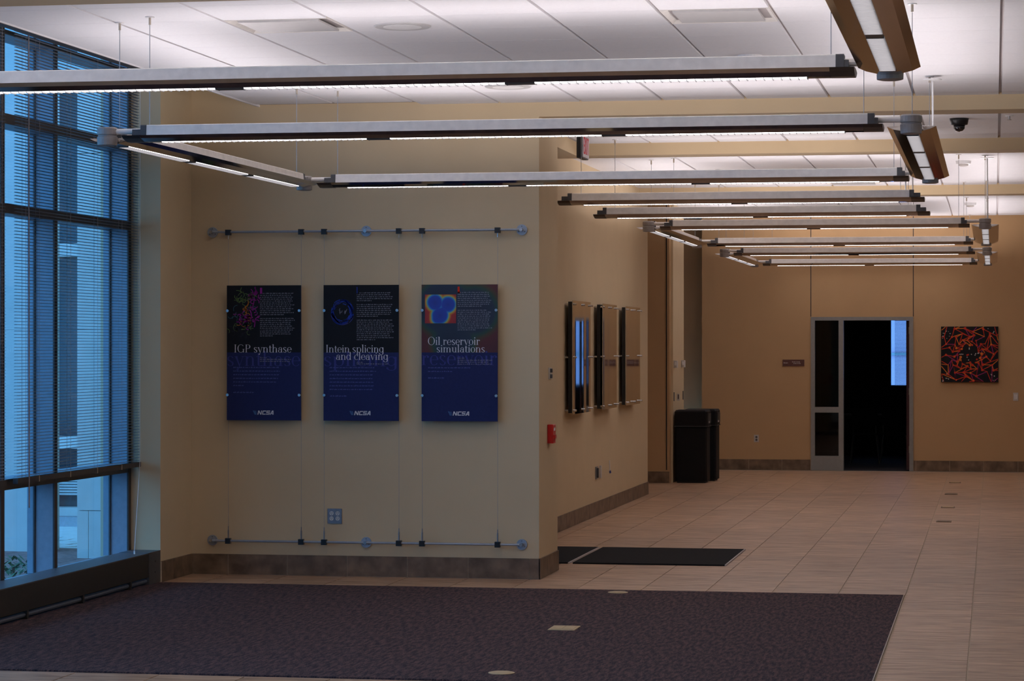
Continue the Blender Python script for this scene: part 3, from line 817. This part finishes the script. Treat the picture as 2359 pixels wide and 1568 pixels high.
# ------------------------------------------------------------------ posters
def ink(name, col, rough=.6): return mat(name, col, rough, var=.06, scale=60, spec=.18)
I_BLK = ink('print_black', (.010, .010, .013)); I_BLUE = ink('print_blue', (.017, .024, .098))
I_WHITE = ink('print_white', (.72, .70, .72)); I_TEXT = ink('print_text_grey', (.26, .26, .30)); I_QUOTE = ink('print_quote_blue', (.10, .12, .34))
I_GHOST = ink('print_ghost_blue', (.048, .055, .23)); I_GHOSTK = ink('print_ghost_dark', (.018, .018, .028)); I_MAG = ink('print_magenta', (.30, .02, .26)); I_BLU2 = ink('print_bright_blue', (.02, .06, .45))
I_REDO = ink('print_red', (.55, .03, .01)); I_GRN = ink('print_green', (.12, .20, .06)); I_ORG = ink('print_orange', (.55, .16, .02)); I_TEAL = ink('print_teal', (.04, .12, .16))
I_LOGO = ink('print_logo_blue', (.06, .13, .28))
PW, PH, PZ = .592, 1.042, 1.199
def field_mat(name, circles, scale, stops, blend=.10):
    """contour print: distance to a few blended discs (metres, object space) through a colour ramp"""
    m = bpy.data.materials.new(name); m.use_nodes = True; nt = m.node_tree; N = nt.nodes; L = nt.links
    b = N['Principled BSDF']; b.inputs['Roughness'].default_value = .45
    tc = N.new('ShaderNodeTexCoord'); last = None
    for (cx, cz, r) in circles:
        vs = N.new('ShaderNodeVectorMath'); vs.operation = 'MULTIPLY_ADD'
        vs.inputs[1].default_value = (1, 0, 1); vs.inputs[2].default_value = (-cx, 0, -cz)
        L.new(tc.outputs['Object'], vs.inputs[0])
        ln = N.new('ShaderNodeVectorMath'); ln.operation = 'LENGTH'; L.new(vs.outputs[0], ln.inputs[0])
        sb = N.new('ShaderNodeMath'); sb.operation = 'SUBTRACT'; sb.inputs[1].default_value = r; L.new(ln.outputs['Value'], sb.inputs[0])
        if last is None: last = sb
        else:
            sm = N.new('ShaderNodeMath'); sm.operation = 'SMOOTH_MIN'; sm.inputs[2].default_value = blend*scale
            L.new(last.outputs[0], sm.inputs[0]); L.new(sb.outputs[0], sm.inputs[1]); last = sm
    no = N.new('ShaderNodeTexNoise'); no.inputs['Scale'].default_value = 8/scale*.1
    L.new(tc.outputs['Object'], no.inputs['Vector'])
    ma = N.new('ShaderNodeMath'); ma.operation = 'MULTIPLY_ADD'; ma.inputs[1].default_value = .1*scale; L.new(no.outputs['Fac'], ma.inputs[0]); L.new(last.outputs[0], ma.inputs[2])
    mr = N.new('ShaderNodeMapRange'); mr.inputs['From Min'].default_value = -.5*scale; mr.inputs['From Max'].default_value = .5*scale
    L.new(ma.outputs[0], mr.inputs['Value'])
    rp = N.new('ShaderNodeValToRGB'); e = rp.color_ramp.elements
    e[0].position, e[0].color = stops[0][0], (*stops[0][1], 1); e[1].position, e[1].color = stops[-1][0], (*stops[-1][1], 1)
    for p, c in stops[1:-1]: k = e.new(p); k.color = (*c, 1)
    L.new(mr.outputs[0], rp.inputs['Fac']); L.new(rp.outputs[0], b.inputs['Base Color'])
    return m
def poster(xl, label, kind):
    xr = xl+PW; zt = PZ+PH; yf = 19.437; yk = yf+.008
    r = empty('poster', ((xl+xr)/2, yf, PZ)); tag(r, label, 'poster', 'hanging science posters')
    W = lambda a: xl+a*PW
    H = lambda b: zt-b*PH
    zm = H(.497)
    box1('board', I_BLUE, xl, xr, yf+.0006, yk, PZ, zt, r)
    if kind == 2:
        o = ORG[r.name]
        cs_ = [(W(.30)-o.x, H(.17)-o.z, .20), (W(.70)-o.x, H(.20)-o.z, .17), (W(.42)-o.x, H(.42)-o.z, .15)]
        top = field_mat('print_dim_contours', cs_, .55, [(.30, (.008, .012, .035)), (.52, (.010, .022, .045)), (.57, (.012, .05, .03)), (.61, (.06, .035, .01)), (.66, (.085, .012, .012)), (1, (.06, .008, .012))])
    else: top = I_BLK
    MB().add([(xl, yf, zm), (xr, yf, zm), (xr, yf, zt), (xl, yf, zt)], [(0, 1, 2, 3)]).build('upper_print', top, r)
    MB().add([(xl, yf, PZ), (xr, yf, PZ), (xr, yf, zm), (xl, yf, zm)], [(0, 1, 2, 3)]).build('lower_print', I_BLUE, r)
    rng = random.Random(40+kind); y2, y1 = yf-.0005, yf-.0009
    # ghost lettering across the blue half
    g = MB(); serif(g, ('synthase', 'splicing', 'reservoir')[kind], W(-.005), H((.597, .597, .589)[kind]), (.155, .150, .155)[kind]*PH*1.0, y2, PW*1.0)
    gm = MB(); 
    for f, mi in zip(g.f, g.m):
        if all(xl <= g.v[i][0] <= xr for i in f): gm.add([g.v[i] for i in f], [tuple(range(len(f)))])
    gm.build('ghost_lettering', I_GHOST, r)
    # picture
    if kind == 0:
        m = MB(); mats = [I_MAG, I_GRN, I_ORG, I_TEAL, I_GHOSTK]
        def squig(cx, cz, n, sp, mi, wd):
            for _ in range(n):
                x, z = cx+rng.gauss(0, sp), cz+rng.gauss(0, sp); a = rng.uniform(0, 6.28); m.cur = mi; tr = rng.uniform(-1.1, 1.1)
                for k in range(rng.randint(3, 7)):
                    dx, dz = math.cos(a)*.011, math.sin(a)*.011; nx, nz = -math.sin(a)*wd, math.cos(a)*wd
                    if W(.02) < x < W(.44) and H(.42) < z < H(.02): m.add([(x-nx, y1, z-nz), (x+dx-nx, y1, z+dz-nz), (x+dx+nx, y1, z+dz+nz), (x+nx, y1, z+nz)], [(0, 1, 2, 3)])
                    x += dx; z += dz; a += tr
        squig(W(.20), H(.33), 20, .05, 4, .003)
        squig(W(.22), H(.10), 26, .032, 1, .0022); squig(W(.35), H(.10), 20, .028, 0, .003); squig(W(.28), H(.24), 30, .035, 0, .0035)
        squig(W(.2), H(.21), 12, .04, 3, .002); squig(W(.22), H(.28), 16, .04, 1, .0018); squig(W(.245), H(.175), 5, .010, 2, .004); squig(W(.27), H(.26), 8, .03, 2, .002)
        m.build('picture', mats, r)
    elif kind == 1:
        m = MB(); mats = [I_BLU2, I_TEXT, I_GHOST]; cx, cz = W(.25), H(.20)
        P = lambda a, b: (cx+a*PW, cz+b*PW)
        for k in range(46):
            m.cur = 0 if k % 3 else 2
            a = rng.uniform(0, 360); rr = rng.uniform(.105, .165)
            arcq(m, P, 0, 0, rr, rr*1.05, a, a+rng.uniform(20, 60), .012, .006, y1)
        m.cur = 0
        for k in range(26):
            a = rng.uniform(0, 6.28); b = a+rng.uniform(.5, 1.3); p, q = (.15*math.cos(a), .16*math.sin(a)), (.13*math.cos(b), .15*math.sin(b))
            quad(m, P, (p, q, (q[0]+.008, q[1]+.006), (p[0]+.008, p[1]+.006)), y1)
        m.cur = 1
        for k in range(9):
            x, z = rng.uniform(-.05, .05), rng.uniform(-.03, .03); quad(m, P, ((x, z), (x+.006, z), (x+.016, z+.03), (x+.010, z+.03)), y1)
        m.build('picture', mats, r)
    else:
        o = ORG[r.name]; x0, x1, z0, z1 = W(.045), W(.455), H(.283), H(.073); sx = (x1-x0)/318
        C = [(238, 250, 72), (370, 268, 68), (288, 378, 74), (316, 338, 40), (262, 404, 46)]
        cs_ = [(x0+(a-135)*sx-o.x, z1-(b-170)*sx-o.z, c*sx) for a, b, c in C]
        fm = field_mat('print_contour_trefoil', cs_, .16, [(.0, (.015, .02, .20)), (.52, (.012, .05, .38)), (.585, (.02, .22, .50)), (.635, (.30, .42, .10)), (.68, (.50, .20, .02)), (.76, (.36, .02, .012)), (1, (.28, .012, .015))], .022)
        MB().add([(x0, y1, z0), (x1, y1, z0), (x1, y1, z1), (x0, y1, z1)], [(0, 1, 2, 3)]).build('picture', fm, r)
    # drop capital and text column
    tx = (.45, .445, .475)[kind]
    m = MB()
    if kind == 0: rect(m, lambda a, b: (a, b), W(tx), W(tx+.028), H(.062), H(.018), y1)
    else:
        rect(m, lambda a, b: (a, b), W(tx), W(tx+(.008 if kind == 1 else .026)), H(.062), H(.015), y1)
        if kind == 2: rect(m, lambda a, b: (a, b), W(tx), W(tx+.034), H(.062), H(.054), y1)
    m.build('drop_capital', (I_MAG, I_BLU2, I_REDO)[kind], r)
    paras = (((.062, 12), (.248, 10)), ((.061, 5), (.147, 7), (.262, 11)), ((.061, 8), (.191, 11)))[kind]
    m = MB()
    for b0, n in paras:
        for k in range(n):
            e = (.92, .945, .93)[kind]-rng.uniform(0, .06)
            if k == n-1: e = tx+rng.uniform(.1, .35)
            words(m, rng, W(tx if k or b0 > .07 else tx+.035), W(e), H(b0+k*.01435), .0062, y1)
    tag(m.build('body_text', I_TEXT, r), kind='stuff')
    # title
    m = MB(); y0 = yf-.0013
    if kind == 0: serif(m, 'IGP synthase', W(.094), H(.497), .087, y0, .783*PW)
    elif kind == 1: serif(m, 'Intein splicing', W(.028), H(.497), .083, y0, .78*PW); serif(m, 'and cleaving', W(.165), H(.551), .083, y0, .70*PW)
    else: serif(m, 'Oil reservoir', W(.08), H(.441), .085, y0, .69*PW); serif(m, 'simulations', W(.195), H(.496), .083, y0, .64*PW)
    tag(m.build('title', I_WHITE, r), kind='stuff')
    m = MB()
    for k, b in enumerate(((.538, .551, .565), (.572, .584), (.541, .556, .570, .584))[kind]):
        words(m, rng, W(tx), W(tx+.09 if k == 0 else (.87, .87, .93)[kind]-.15*rng.random()*(k > 1)), H(b), .006, y1)
    m.build('funding_text', I_TEXT, r)
    m = MB()
    for k in range((6, 7, 2)[kind]):
        e = (.74, .71, .65)[kind]-rng.uniform(0, .06)
        if k == (5, 99, 1)[kind]: e = (.24, .7, .42)[kind]
        words(m, rng, W((.085, .08, .085)[kind]), W(e), H(.612+k*.0268), .0075, y1, .3)
    words(m, rng, W(.085), W((.37, .31, .30)[kind]), H((.797, .822, .687)[kind]), .0085, y1, .3)
    m.build('quote_text', I_QUOTE, r)
    m = MB(); hz = .033*PH*.92; zx = W((.415, .41, .41)[kind]); ncsa(m, zx, H(.958), hz, y0); m.build('logo_lettering', I_WHITE, r)
    m = MB(); P = lambda a, b: (zx-.042+a*hz, H(.958)+b*hz)
    quad(m, P, ((.15, 1), (.6, 1), (1.0, 0), (.62, 0)), y0); quad(m, P, ((.75, .95), (1.0, .95), (1.15, 0), (1.0, 0)), y0)
    m.build('logo_mark', I_LOGO, r)
    for x in (xl+.008, xr-.010):
        for z in (H(.188), H(.812)):
            MB().cyl((x, yf-.016, z), .011, .03, 'y', 14).build('clamp_stud', M_STEEL, r)
poster(-5.844, 'dark poster with a protein picture titled IGP synthase', 0)
poster(-5.072, 'dark poster with a blue ring picture titled Intein splicing and cleaving', 1)
poster(-4.300, 'dark poster with a red and blue contour picture titled Oil reservoir simulations', 2)

# ------------------------------------------------------------------ wall devices
# four-gang outlet under the middle poster
r = empty('wall_outlet', (-4.998, YP, .407)); tag(r, 'steel plate with four power sockets low on the poster wall', 'outlet')
MB().cbox(-5.056, -4.940, YP-.008, YP, .405, .521, .003).build('plate', M_STEELP, r)
for x in (-5.022, -4.974):
    for z in (.444, .484):
        so = MB().cyl((x, YP-.011, z), .0165, .004, 'y', 16).build('socket', M_IVORY, r)
        for dx in (-.006, .006): box1('slot', M_BLACK, x+dx-.0013, x+dx+.0013, YP-.0118, YP-.0108, z-.001, z+.008, so)
        MB().cyl((x, YP-.0118, z-.008), .0025, .001, 'y', 8).build('ground_hole', M_BLACK, so)
# red fire alarm pull station and card reader on the block end
r = empty('fire_alarm_pull', (XK, 19.93, 1.02)); tag(r, 'red fire alarm pull station on the poster wall end', 'fire alarm')
MB().cbox(XK, XK+.046, 19.87, 19.99, 1.02, 1.165, .004).build('body', M_RED, r)
box1('handle', M_RED, XK+.046, XK+.056, 19.89, 19.97, 1.055, 1.085, r)
box1('label_strip', M_WHITE, XK+.046, XK+.0475, 19.90, 19.96, 1.115, 1.14, r)
r = empty('light_switch', (XK, 19.98, 1.515)); tag(r, 'narrow switch plate above the red fire alarm', 'switch')
box1('plate', M_PLATE, XK, XK+.006, 19.92, 20.04, 1.515, 1.605, r)
for z in (1.523, 1.567): box1('rocker', M_CAP, XK+.006, XK+.022, 19.965, 19.995, z, z+.03, r)
# reflective panels on the corridor wall
def panel(y0, y1, label, amp, rip, tilt=0):
    z0, z1 = 1.115, 2.215; r = empty('reflective_panel', (XCW, (y0+y1)/2, z0)); tag(r, label, 'wall panel', 'reflective wall panels')
    box1('backing_board', M_BLACK, XCW+.035, XCW+.07, y0+.02, y1-.02, z0+.01, z1-.01, r)
    n = 28; vs = []; fs = []
    for k in range(n+1):
        t = k/n; bow = amp*math.sin(math.pi*t)+rip*math.sin(math.pi*t*5)+tilt*(1-t)
        y = y0+(y1-y0)*t
        for z in (z0, z1): vs += [(XCW+.085+bow, y, z), (XCW+.077+bow, y, z)]
    for k in range(n):
        a = k*4; b = a+4
        fs += [(a+1, a+3, b+3, b+1), (a, a+1, b+1, b), (a+2, b+2, b+3, a+3)]
    fs += [(0, 2, 3, 1), (n*4, n*4+1, n*4+3, n*4+2)]
    mm = MB().add(vs, fs)
    mm.add([vs[k*4+q] for k in range(n+1) for q in (0, 2)], [(2*k, 2*k+2, 2*k+3, 2*k+1) for k in range(n)])
    p = mm.build('polished_plate', M_MIRROR, r)
    for poly in p.data.polygons: poly.use_smooth = poly.index >= len(fs)
    for t in (.03, .5, .97):
        for zz in (z0+.035, (z0+z1)/2, z1-.035):
            if t == .5 and zz == (z0+z1)/2: continue
            MB().cyl((XCW, y0+(y1-y0)*t, zz), .010, .116, 'x', 12).build('standoff', M_BOLT, r)
panel(24.88, 26.0, 'polished wall panel nearest the entrance opening', .010, .0014)
panel(26.74, 27.86, 'middle polished wall panel of the three on the corridor wall', .0016, .0003, .016)
panel(28.58, 29.74, 'polished wall panel deepest in the corridor', .0008, .0003)
# low outlets on the corridor wall
r = empty('wall_outlet', (XCW, 27.0, .383)); tag(r, 'dark outlet plate low on the corridor wall', 'outlet')
box1('plate', M_STEELP, XCW, XCW+.008, 26.86, 27.02, .385, .515, r)
box1('socket_block', M_CAP, XCW+.008, XCW+.026, 26.92, 26.96, .40, .50, r)
box1('trim', M_PLATE, XCW, XCW+.02, 27.15, 27.2, .385, .515, r)
r = empty('cable_tag', (XCW, 27.9, .40)); tag(r, 'short white cable end with a blue tip low on the corridor wall', 'cable')
MB().tube((XCW+.006, 27.88, .43), (XCW+.004, 27.86, .54), .006, 6).build('cable', M_WHITE, r)
MB().tube((XCW+.008, 27.89, .405), (XCW+.006, 27.88, .43), .012, 8).build('tip', M_BLUEB, r)
# devices on the pier behind the bins
for y, lab in ((33.83, 'small square wall device on the narrow pier, left of two'), (34.66, 'small square wall device on the narrow pier, right of two')):
    r = empty('wall_device', (-4.11, y, 1.50)); tag(r, lab, 'wall device', 'square devices on the pier')
    MB().cbox(-4.11, -4.062, y-.05, y+.05, 1.495, 1.588, .006).build('box', M_PLATE, r)
    MB().box(-4.095, -4.072, y-.055, y-.05, 1.525, 1.572).build('lens', M_WHITE, r)
for y, lab in ((33.80, 'thin vertical bracket on the narrow pier, left of two'), (34.80, 'thin vertical bracket on the narrow pier, right of two')):
    tag(MB().box(-4.11, -4.100, y-.02, y+.02, 1.06, 1.175).build('wall_bracket', M_CAP), lab, 'bracket', 'thin brackets on the pier')
r = empty('notice_card', (-4.11, 34.2, 1.05)); tag(r, 'small grey card between two brackets on the narrow pier', 'notice')
MB().box(-4.11, -4.075, 34.15, 34.16, 1.06, 1.15).build('card', M_PLATE, r)
MB().box(-4.098, -4.084, 34.147, 34.15, 1.08, 1.14).build('symbol', M_PLAQUE, r)
# waste bins
def bin_(x0, y0, label):
    wd, dp, hh = .43, .43, .945; x1, y1 = x0+wd, y0+dp
    r = empty('waste_bin', ((x0+x1)/2, (y0+y1)/2, 0)); tag(r, label, 'waste bin', 'black waste bins')
    MB().cbox(x0+.008, x1-.008, y0+.008, y1-.008, .02, .735, .02).build('body', M_BIN, r)
    MB().box(x0+.03, x1-.03, y0+.03, y1-.03, 0, .022).build('plinth', M_BLACK, r)
    MB().cbox(x0, x1, y0, y1, .735, hh, .022).build('hood', M_BIN, r)
    box1('rim_band', M_BINE, x0-.004, x1+.004, y0-.004, y1+.004, .728, .742, r)
    fl = box1('flap', M_BINE, x1, x1+.008, y0+.06, y1-.06, .775, .90, r)
    box1('push_label', M_PLATE, x1+.008, x1+.010, y0+.1, y0+.2, .775, .80, fl)
bin_(-4.085, 33.67, 'black square waste bin in front, standing by the narrow pier')
bin_(-4.02, 34.20, 'black square waste bin partly hidden behind the front one')
# far wall: plaque, picture, switch, outlet
r = empty('room_plaque', (-2.83, YF, 1.49)); tag(r, 'brown room name plaque left of the dark doorway', 'sign')
box1('plate', M_PLAQUE, -2.986, -2.676, YF-.012, YF, 1.491, 1.584, r)
m = MB(); rng = random.Random(5)
words(m, rng, -2.97, -2.91, 1.53, .016, YF-.0125); words(m, rng, -2.85, -2.73, 1.545, .014, YF-.0125); words(m, rng, -2.83, -2.73, 1.522, .014, YF-.0125)
m.build('lettering', M_PLATE, r)
r = empty('wall_picture', (-.34, YF, 1.267)); tag(r, 'square canvas picture of a red molecular network on black', 'picture')
px0, px1, pz0, pz1 = -.74, .06, 1.267, 2.055
box1('canvas', I_BLK, px0, px1, YF-.04, YF-.006, pz0, pz1, r)
N_RED = ink('net_red', (.60, .045, .02)); N_ORG = ink('net_orange', (.75, .20, .03)); N_PUR = ink('net_magenta', (.32, .03, .16)); N_DRK = ink('net_dark_red', (.16, .015, .012)); N_WHT = ink('net_white', (.6, .58, .55))
m = MB(); yy = YF-.0406; cxp, czp = (px0+px1)/2-.005, (pz0+pz1)/2+.0; rng = random.Random(21)
def line(a, b, wd, mi, yo=0):
    d = Vector((b[0]-a[0], b[1]-a[1])); l = d.length
    if l < 1e-5: return
    n = Vector((-d.y, d.x))/l*wd
    pts = [(a[0]-n.x, a[1]-n.y), (b[0]-n.x, b[1]-n.y), (b[0]+n.x, b[1]+n.y), (a[0]+n.x, a[1]+n.y)]
    if any(not (px0 < p[0] < px1 and pz0 < p[1] < pz1) for p in pts):
        if l > .012:
            c_ = ((a[0]+b[0])/2, (a[1]+b[1])/2); line(a, c_, wd, mi, yo); line(c_, b, wd, mi, yo)
        return
    m.cur = mi; m.add([(p[0], yy-yo, p[1]) for p in pts], [(0, 1, 2, 3)])
def dot(p, r_, mi, yo=.0006):
    if not (px0+r_ < p[0] < px1-r_ and pz0+r_ < p[1] < pz1-r_): return
    m.cur = mi; m.add([(p[0]+r_*math.cos(k*.785), yy-yo, p[1]+r_*math.sin(k*.785)) for k in range(8)], [tuple(range(8))])
nodes = {}
for ring in range(7):
    rad = .15+.055*ring+.008*ring*ring; cnt = 20
    for k in range(cnt):
        a = 2*math.pi*(k+.5*(ring % 2))/cnt; lobe = 1+.14*math.cos(6*a+.6)
        p = (cxp+rad*lobe*math.cos(a)+rng.gauss(0, .007), czp+rad*lobe*.97*math.sin(a)+rng.gauss(0, .007)); nodes[(ring, k)] = p
for (ring, k), p in nodes.items():
    a = k/20*6.28; sec = math.cos(3*a+.4)
    if sec > -.6: line(p, nodes[(ring, (k+1) % 20)], .0050, rng.choice((0, 0, 1, 3)))
    for dk in (0, 1 - 2*(ring % 2) if ring else 1):
        q = nodes.get((ring+1, (k+dk) % 20))
        if q and rng.random() < .72: line(p, q, .0048, rng.choice((0, 0, 2, 0, 1)))
    if rng.random() < .85: dot(p, rng.uniform(.011, .020), rng.choice((0, 0, 1, 0)))
    if rng.random() < .55: dot((p[0]+.001, p[1]+.001), .006, 1, .0008)
for _ in range(30):
    c = rng.choice(((px0+.07, pz0+.05), (px1-.08, pz1-.07), (px1-.08, pz0+.05), (px0+.06, pz1-.1)))
    dot((c[0]+rng.gauss(0, .04), c[1]+rng.gauss(0, .04)), rng.uniform(.004, .008), 4, .001)
for q in ((0, .09), (-.13, .0), (-.11, .002), (-.09, .001), (.03, 0), (.08, -.01), (.09, .01), (.12, .015), (.13, .018), (-.03, -.04), (-.01, -.08), (.0, .075)): dot((cxp+q[0], czp+q[1]), .008, 4, .001)
for q in ((-.03, -.01), (-.015, -.005)): dot((cxp+q[0], czp+q[1]), .012, 0, .0008)
tag(m.build('print', [N_RED, N_ORG, N_PUR, N_DRK, N_WHT], r), kind='stuff')
r = empty('light_switch', (.30, YF, 1.01)); tag(r, 'white double light switch right of the red picture', 'switch')
MB().cbox(.265, .337, YF-.008, YF, 1.005, 1.12, .003).build('plate', M_PLATE, r)
for x in (.283, .305): box1('rocker', M_WHITE, x, x+.015, YF-.013, YF-.008, 1.03, 1.095, r)
r = empty('wall_outlet', (-3.363, YF, .397)); tag(r, 'white socket plate low on the far wall', 'outlet')
box1('plate', M_PLATE, -3.398, -3.329, YF-.008, YF, .397, .503, r)
for z in (.415, .455): MB().cyl((-3.363, YF-.010, z+.015), .016, .003, 'y', 14).build('socket', M_CAP, r)

# ------------------------------------------------------------------ doorway with sidelight
d = empty('door_1', (-1.86, YF, 0)); struct(d, 'grey door frame with a narrow sidelight and an open dark doorway')
y0, y1 = YF-.02, YF+.14
for n_, b in (('frame_jamb', (-2.583, -2.525, 0, 2.195)), ('frame_jamb', (-1.187, -1.13, 0, 2.195)), ('frame_post', (-2.187, -2.118, 0, 2.195)), ('frame_head', (-2.525, -2.187, 2.145, 2.195)), ('frame_head', (-2.118, -1.187, 2.145, 2.195)), ('frame_rail', (-2.525, -2.187, .827, .905)), ('kick_panel', (-2.525, -2.187, 0, .206))):
    box1(n_, M_FRAME, b[0], b[1], y0, y1, b[2], b[3], d)
box1('pane', M_GLASSD, -2.525, -2.187, YF+.05, YF+.056, .906, 2.144, d); box1('pane', M_GLASSD, -2.525, -2.187, YF+.05, YF+.056, .207, .826, d)
m = MB()
for k in range(88): m.box(-2.52, -2.192, YF+.10, YF+.118, .22+k*.0218, .2215+k*.0218)
m.build('sidelight_blind', M_SLAT, d)
for x in (-2.45, -2.27): MB().tube((x, YF+.099, .21), (x, YF+.099, 2.14), .0014, 5).build('ladder_cord', M_CORD, d)
lf = box1('door_leaf', M_DOORRED, -1.232, -1.188, YF+.15, YF+1.05, .01, 2.14, d)
for z in (.25, 1.08, 1.95): MB().cyl((-1.192, YF+.145, z), .012, .1, 'z', 8).build('hinge', M_STEEL, lf)
box1('strike', M_FERR, -1.24, -1.232, YF+.95, YF+1.0, 1.0, 1.08, lf)
# dark room behind
YB = 43.0
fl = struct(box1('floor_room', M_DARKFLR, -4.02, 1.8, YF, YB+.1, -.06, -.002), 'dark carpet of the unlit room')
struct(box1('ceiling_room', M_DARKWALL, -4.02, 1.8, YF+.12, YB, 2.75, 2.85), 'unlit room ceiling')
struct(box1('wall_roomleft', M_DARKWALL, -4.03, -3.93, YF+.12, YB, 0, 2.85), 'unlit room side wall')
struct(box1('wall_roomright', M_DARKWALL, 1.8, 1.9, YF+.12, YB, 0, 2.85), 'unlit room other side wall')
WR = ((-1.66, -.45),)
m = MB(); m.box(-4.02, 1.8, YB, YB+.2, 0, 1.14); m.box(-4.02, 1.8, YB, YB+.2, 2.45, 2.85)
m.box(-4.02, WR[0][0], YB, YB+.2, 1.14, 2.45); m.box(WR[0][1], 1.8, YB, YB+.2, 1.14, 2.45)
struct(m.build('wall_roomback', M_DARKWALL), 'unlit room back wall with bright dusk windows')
for k, (a, b) in enumerate(WR):
    wn = empty('window_4', ((a+b)/2, YB+.1, 1.14)); struct(wn, 'dusk-blue window with a blind in the unlit room')
    box1('pane', M_GLASS, a, b, YB+.16, YB+.166, 1.14, 2.45, wn)
    m = MB()
    for q in range(60): m.box(a+.06, b-.02, YB+.08, YB+.094, 1.15+q*.0217, 1.157+q*.0217)
    m.build('blind_slats', M_CORD, wn); tag(bpy.data.objects[wn.children[-1].name], kind='stuff')
    for x in (a+.25, (a+b)/2, b-.25): MB().tube((x, YB+.078, 1.14), (x, YB+.078, 2.45), .004, 5).build('ladder_tape', M_SLAT, wn)
fc = empty('added_facade', (-2, 52, 0)); tag(fc, 'tinted facade added to tone down the sky in the window of the unlit room', 'building')  # added to cover the over-bright sky behind the room window; tint shifts its blue
box1('wall', mat('facade_tint', (.54, .33, .42), .9, var=.04), -14, 10, 52, 52.4, 0, 7, fc)
for z in (1.6, 3.2, 4.8): box1('ledge', M_STONED, -14, 10, 51.95, 52, z, z+.05, fc)
# table and chairs in the dark room
t = empty('table', (-1.75, 40.6, 0)); tag(t, 'dark glossy table in the unlit room catching blue window light', 'table')
MB().cbox(-2.45, -1.05, 40.2, 41.0, .72, .75, .006).build('table_top', M_TABLE, t)
for x in (-2.35, -1.15):
    for y in (40.3, 40.9): MB().tube((x, y, 0), (x, y, .72), .02, 8).build('leg', M_CHROME, t)
def chair(x, y, label):
    c = empty('chair', (x, y, 0)); tag(c, label, 'chair', 'chairs in the unlit room')
    MB().cbox(x-.2, x+.2, y-.2, y+.2, .44, .475, .01).build('seat', M_SEAT, c)
    MB().cbox(x-.19, x+.19, y-.23, y-.2, .58, .84, .01).build('backrest', M_SEAT, c)
    for sx in (-1, 1):
        for sy in (-1, 1): MB().tube((x+sx*.22, y+sy*.21, 0), (x+sx*.17, y+sy*.17, .45), .009, 8).build('leg', M_CHROME, c)
        MB().tube((x+sx*.17, y-.19, .45), (x+sx*.17, y-.215, .75), .009, 8).build('back_post', M_CHROME, c)
chair(-1.92, 39.75, 'black chair with thin metal legs left in the dark doorway')
chair(-1.48, 39.95, 'black chair with thin metal legs right in the dark doorway')

# ------------------------------------------------------------------ floor boxes
def fbox_round(x, y, label, z=.006):
    r = empty('floor_outlet', (x, y, z)); tag(r, label, 'floor outlet', 'floor outlet covers')
    MB().lathe((x, y, z), [(.072, 0), (.072, .003), (.06, .006)], 28).build('ring', M_BRASS, r)
    MB().cyl((x, y, z+.006), .05, .001, 'z', 24).build('cover', M_BRASS, r)
fbox_round(-2.652, 18.5, 'round brass floor outlet at the far edge of the carpet')
fbox_round(-2.615, 13.82, 'round brass floor outlet at the bottom edge of the view')
r = empty('floor_outlet', (-2.645, 16.085, .006)); tag(r, 'square brass floor outlet in the middle of the carpet', 'floor outlet', 'floor outlet covers')
MB().cbox(-2.73, -2.56, 15.965, 16.205, .006, .011, .002).build('frame', M_BRASS, r)
for a in (-2.715, -2.643): box1('lid', M_BRASS, a, a+.067, 15.985, 16.185, .011, .013, r)
for k, (x, y, hh, lab) in enumerate(((-.50, 26.70, .007, 'dull floor outlet cover in the tiles, nearest of the row'), (-.50, 29.08, .005, 'dull floor outlet cover in the tiles, second of the row'), (-.507, 31.68, .007, 'dull floor outlet cover in the tiles, third of the row'), (-.50, 34.4, .005, 'dull floor outlet cover in the tiles, farthest of the row'))):
    r = empty('floor_outlet', (x, y, 0)); tag(r, lab, 'floor outlet', 'floor outlet covers')
    MB().cbox(x-.075, x+.075, y-.1, y+.1, 0, hh, .002).build('frame', M_BRASSD, r)
    box1('lid', M_BRASS if k % 2 else M_BRASSD, x-.06, x+.06, y-.08, y+.08, hh, hh+.003, r)
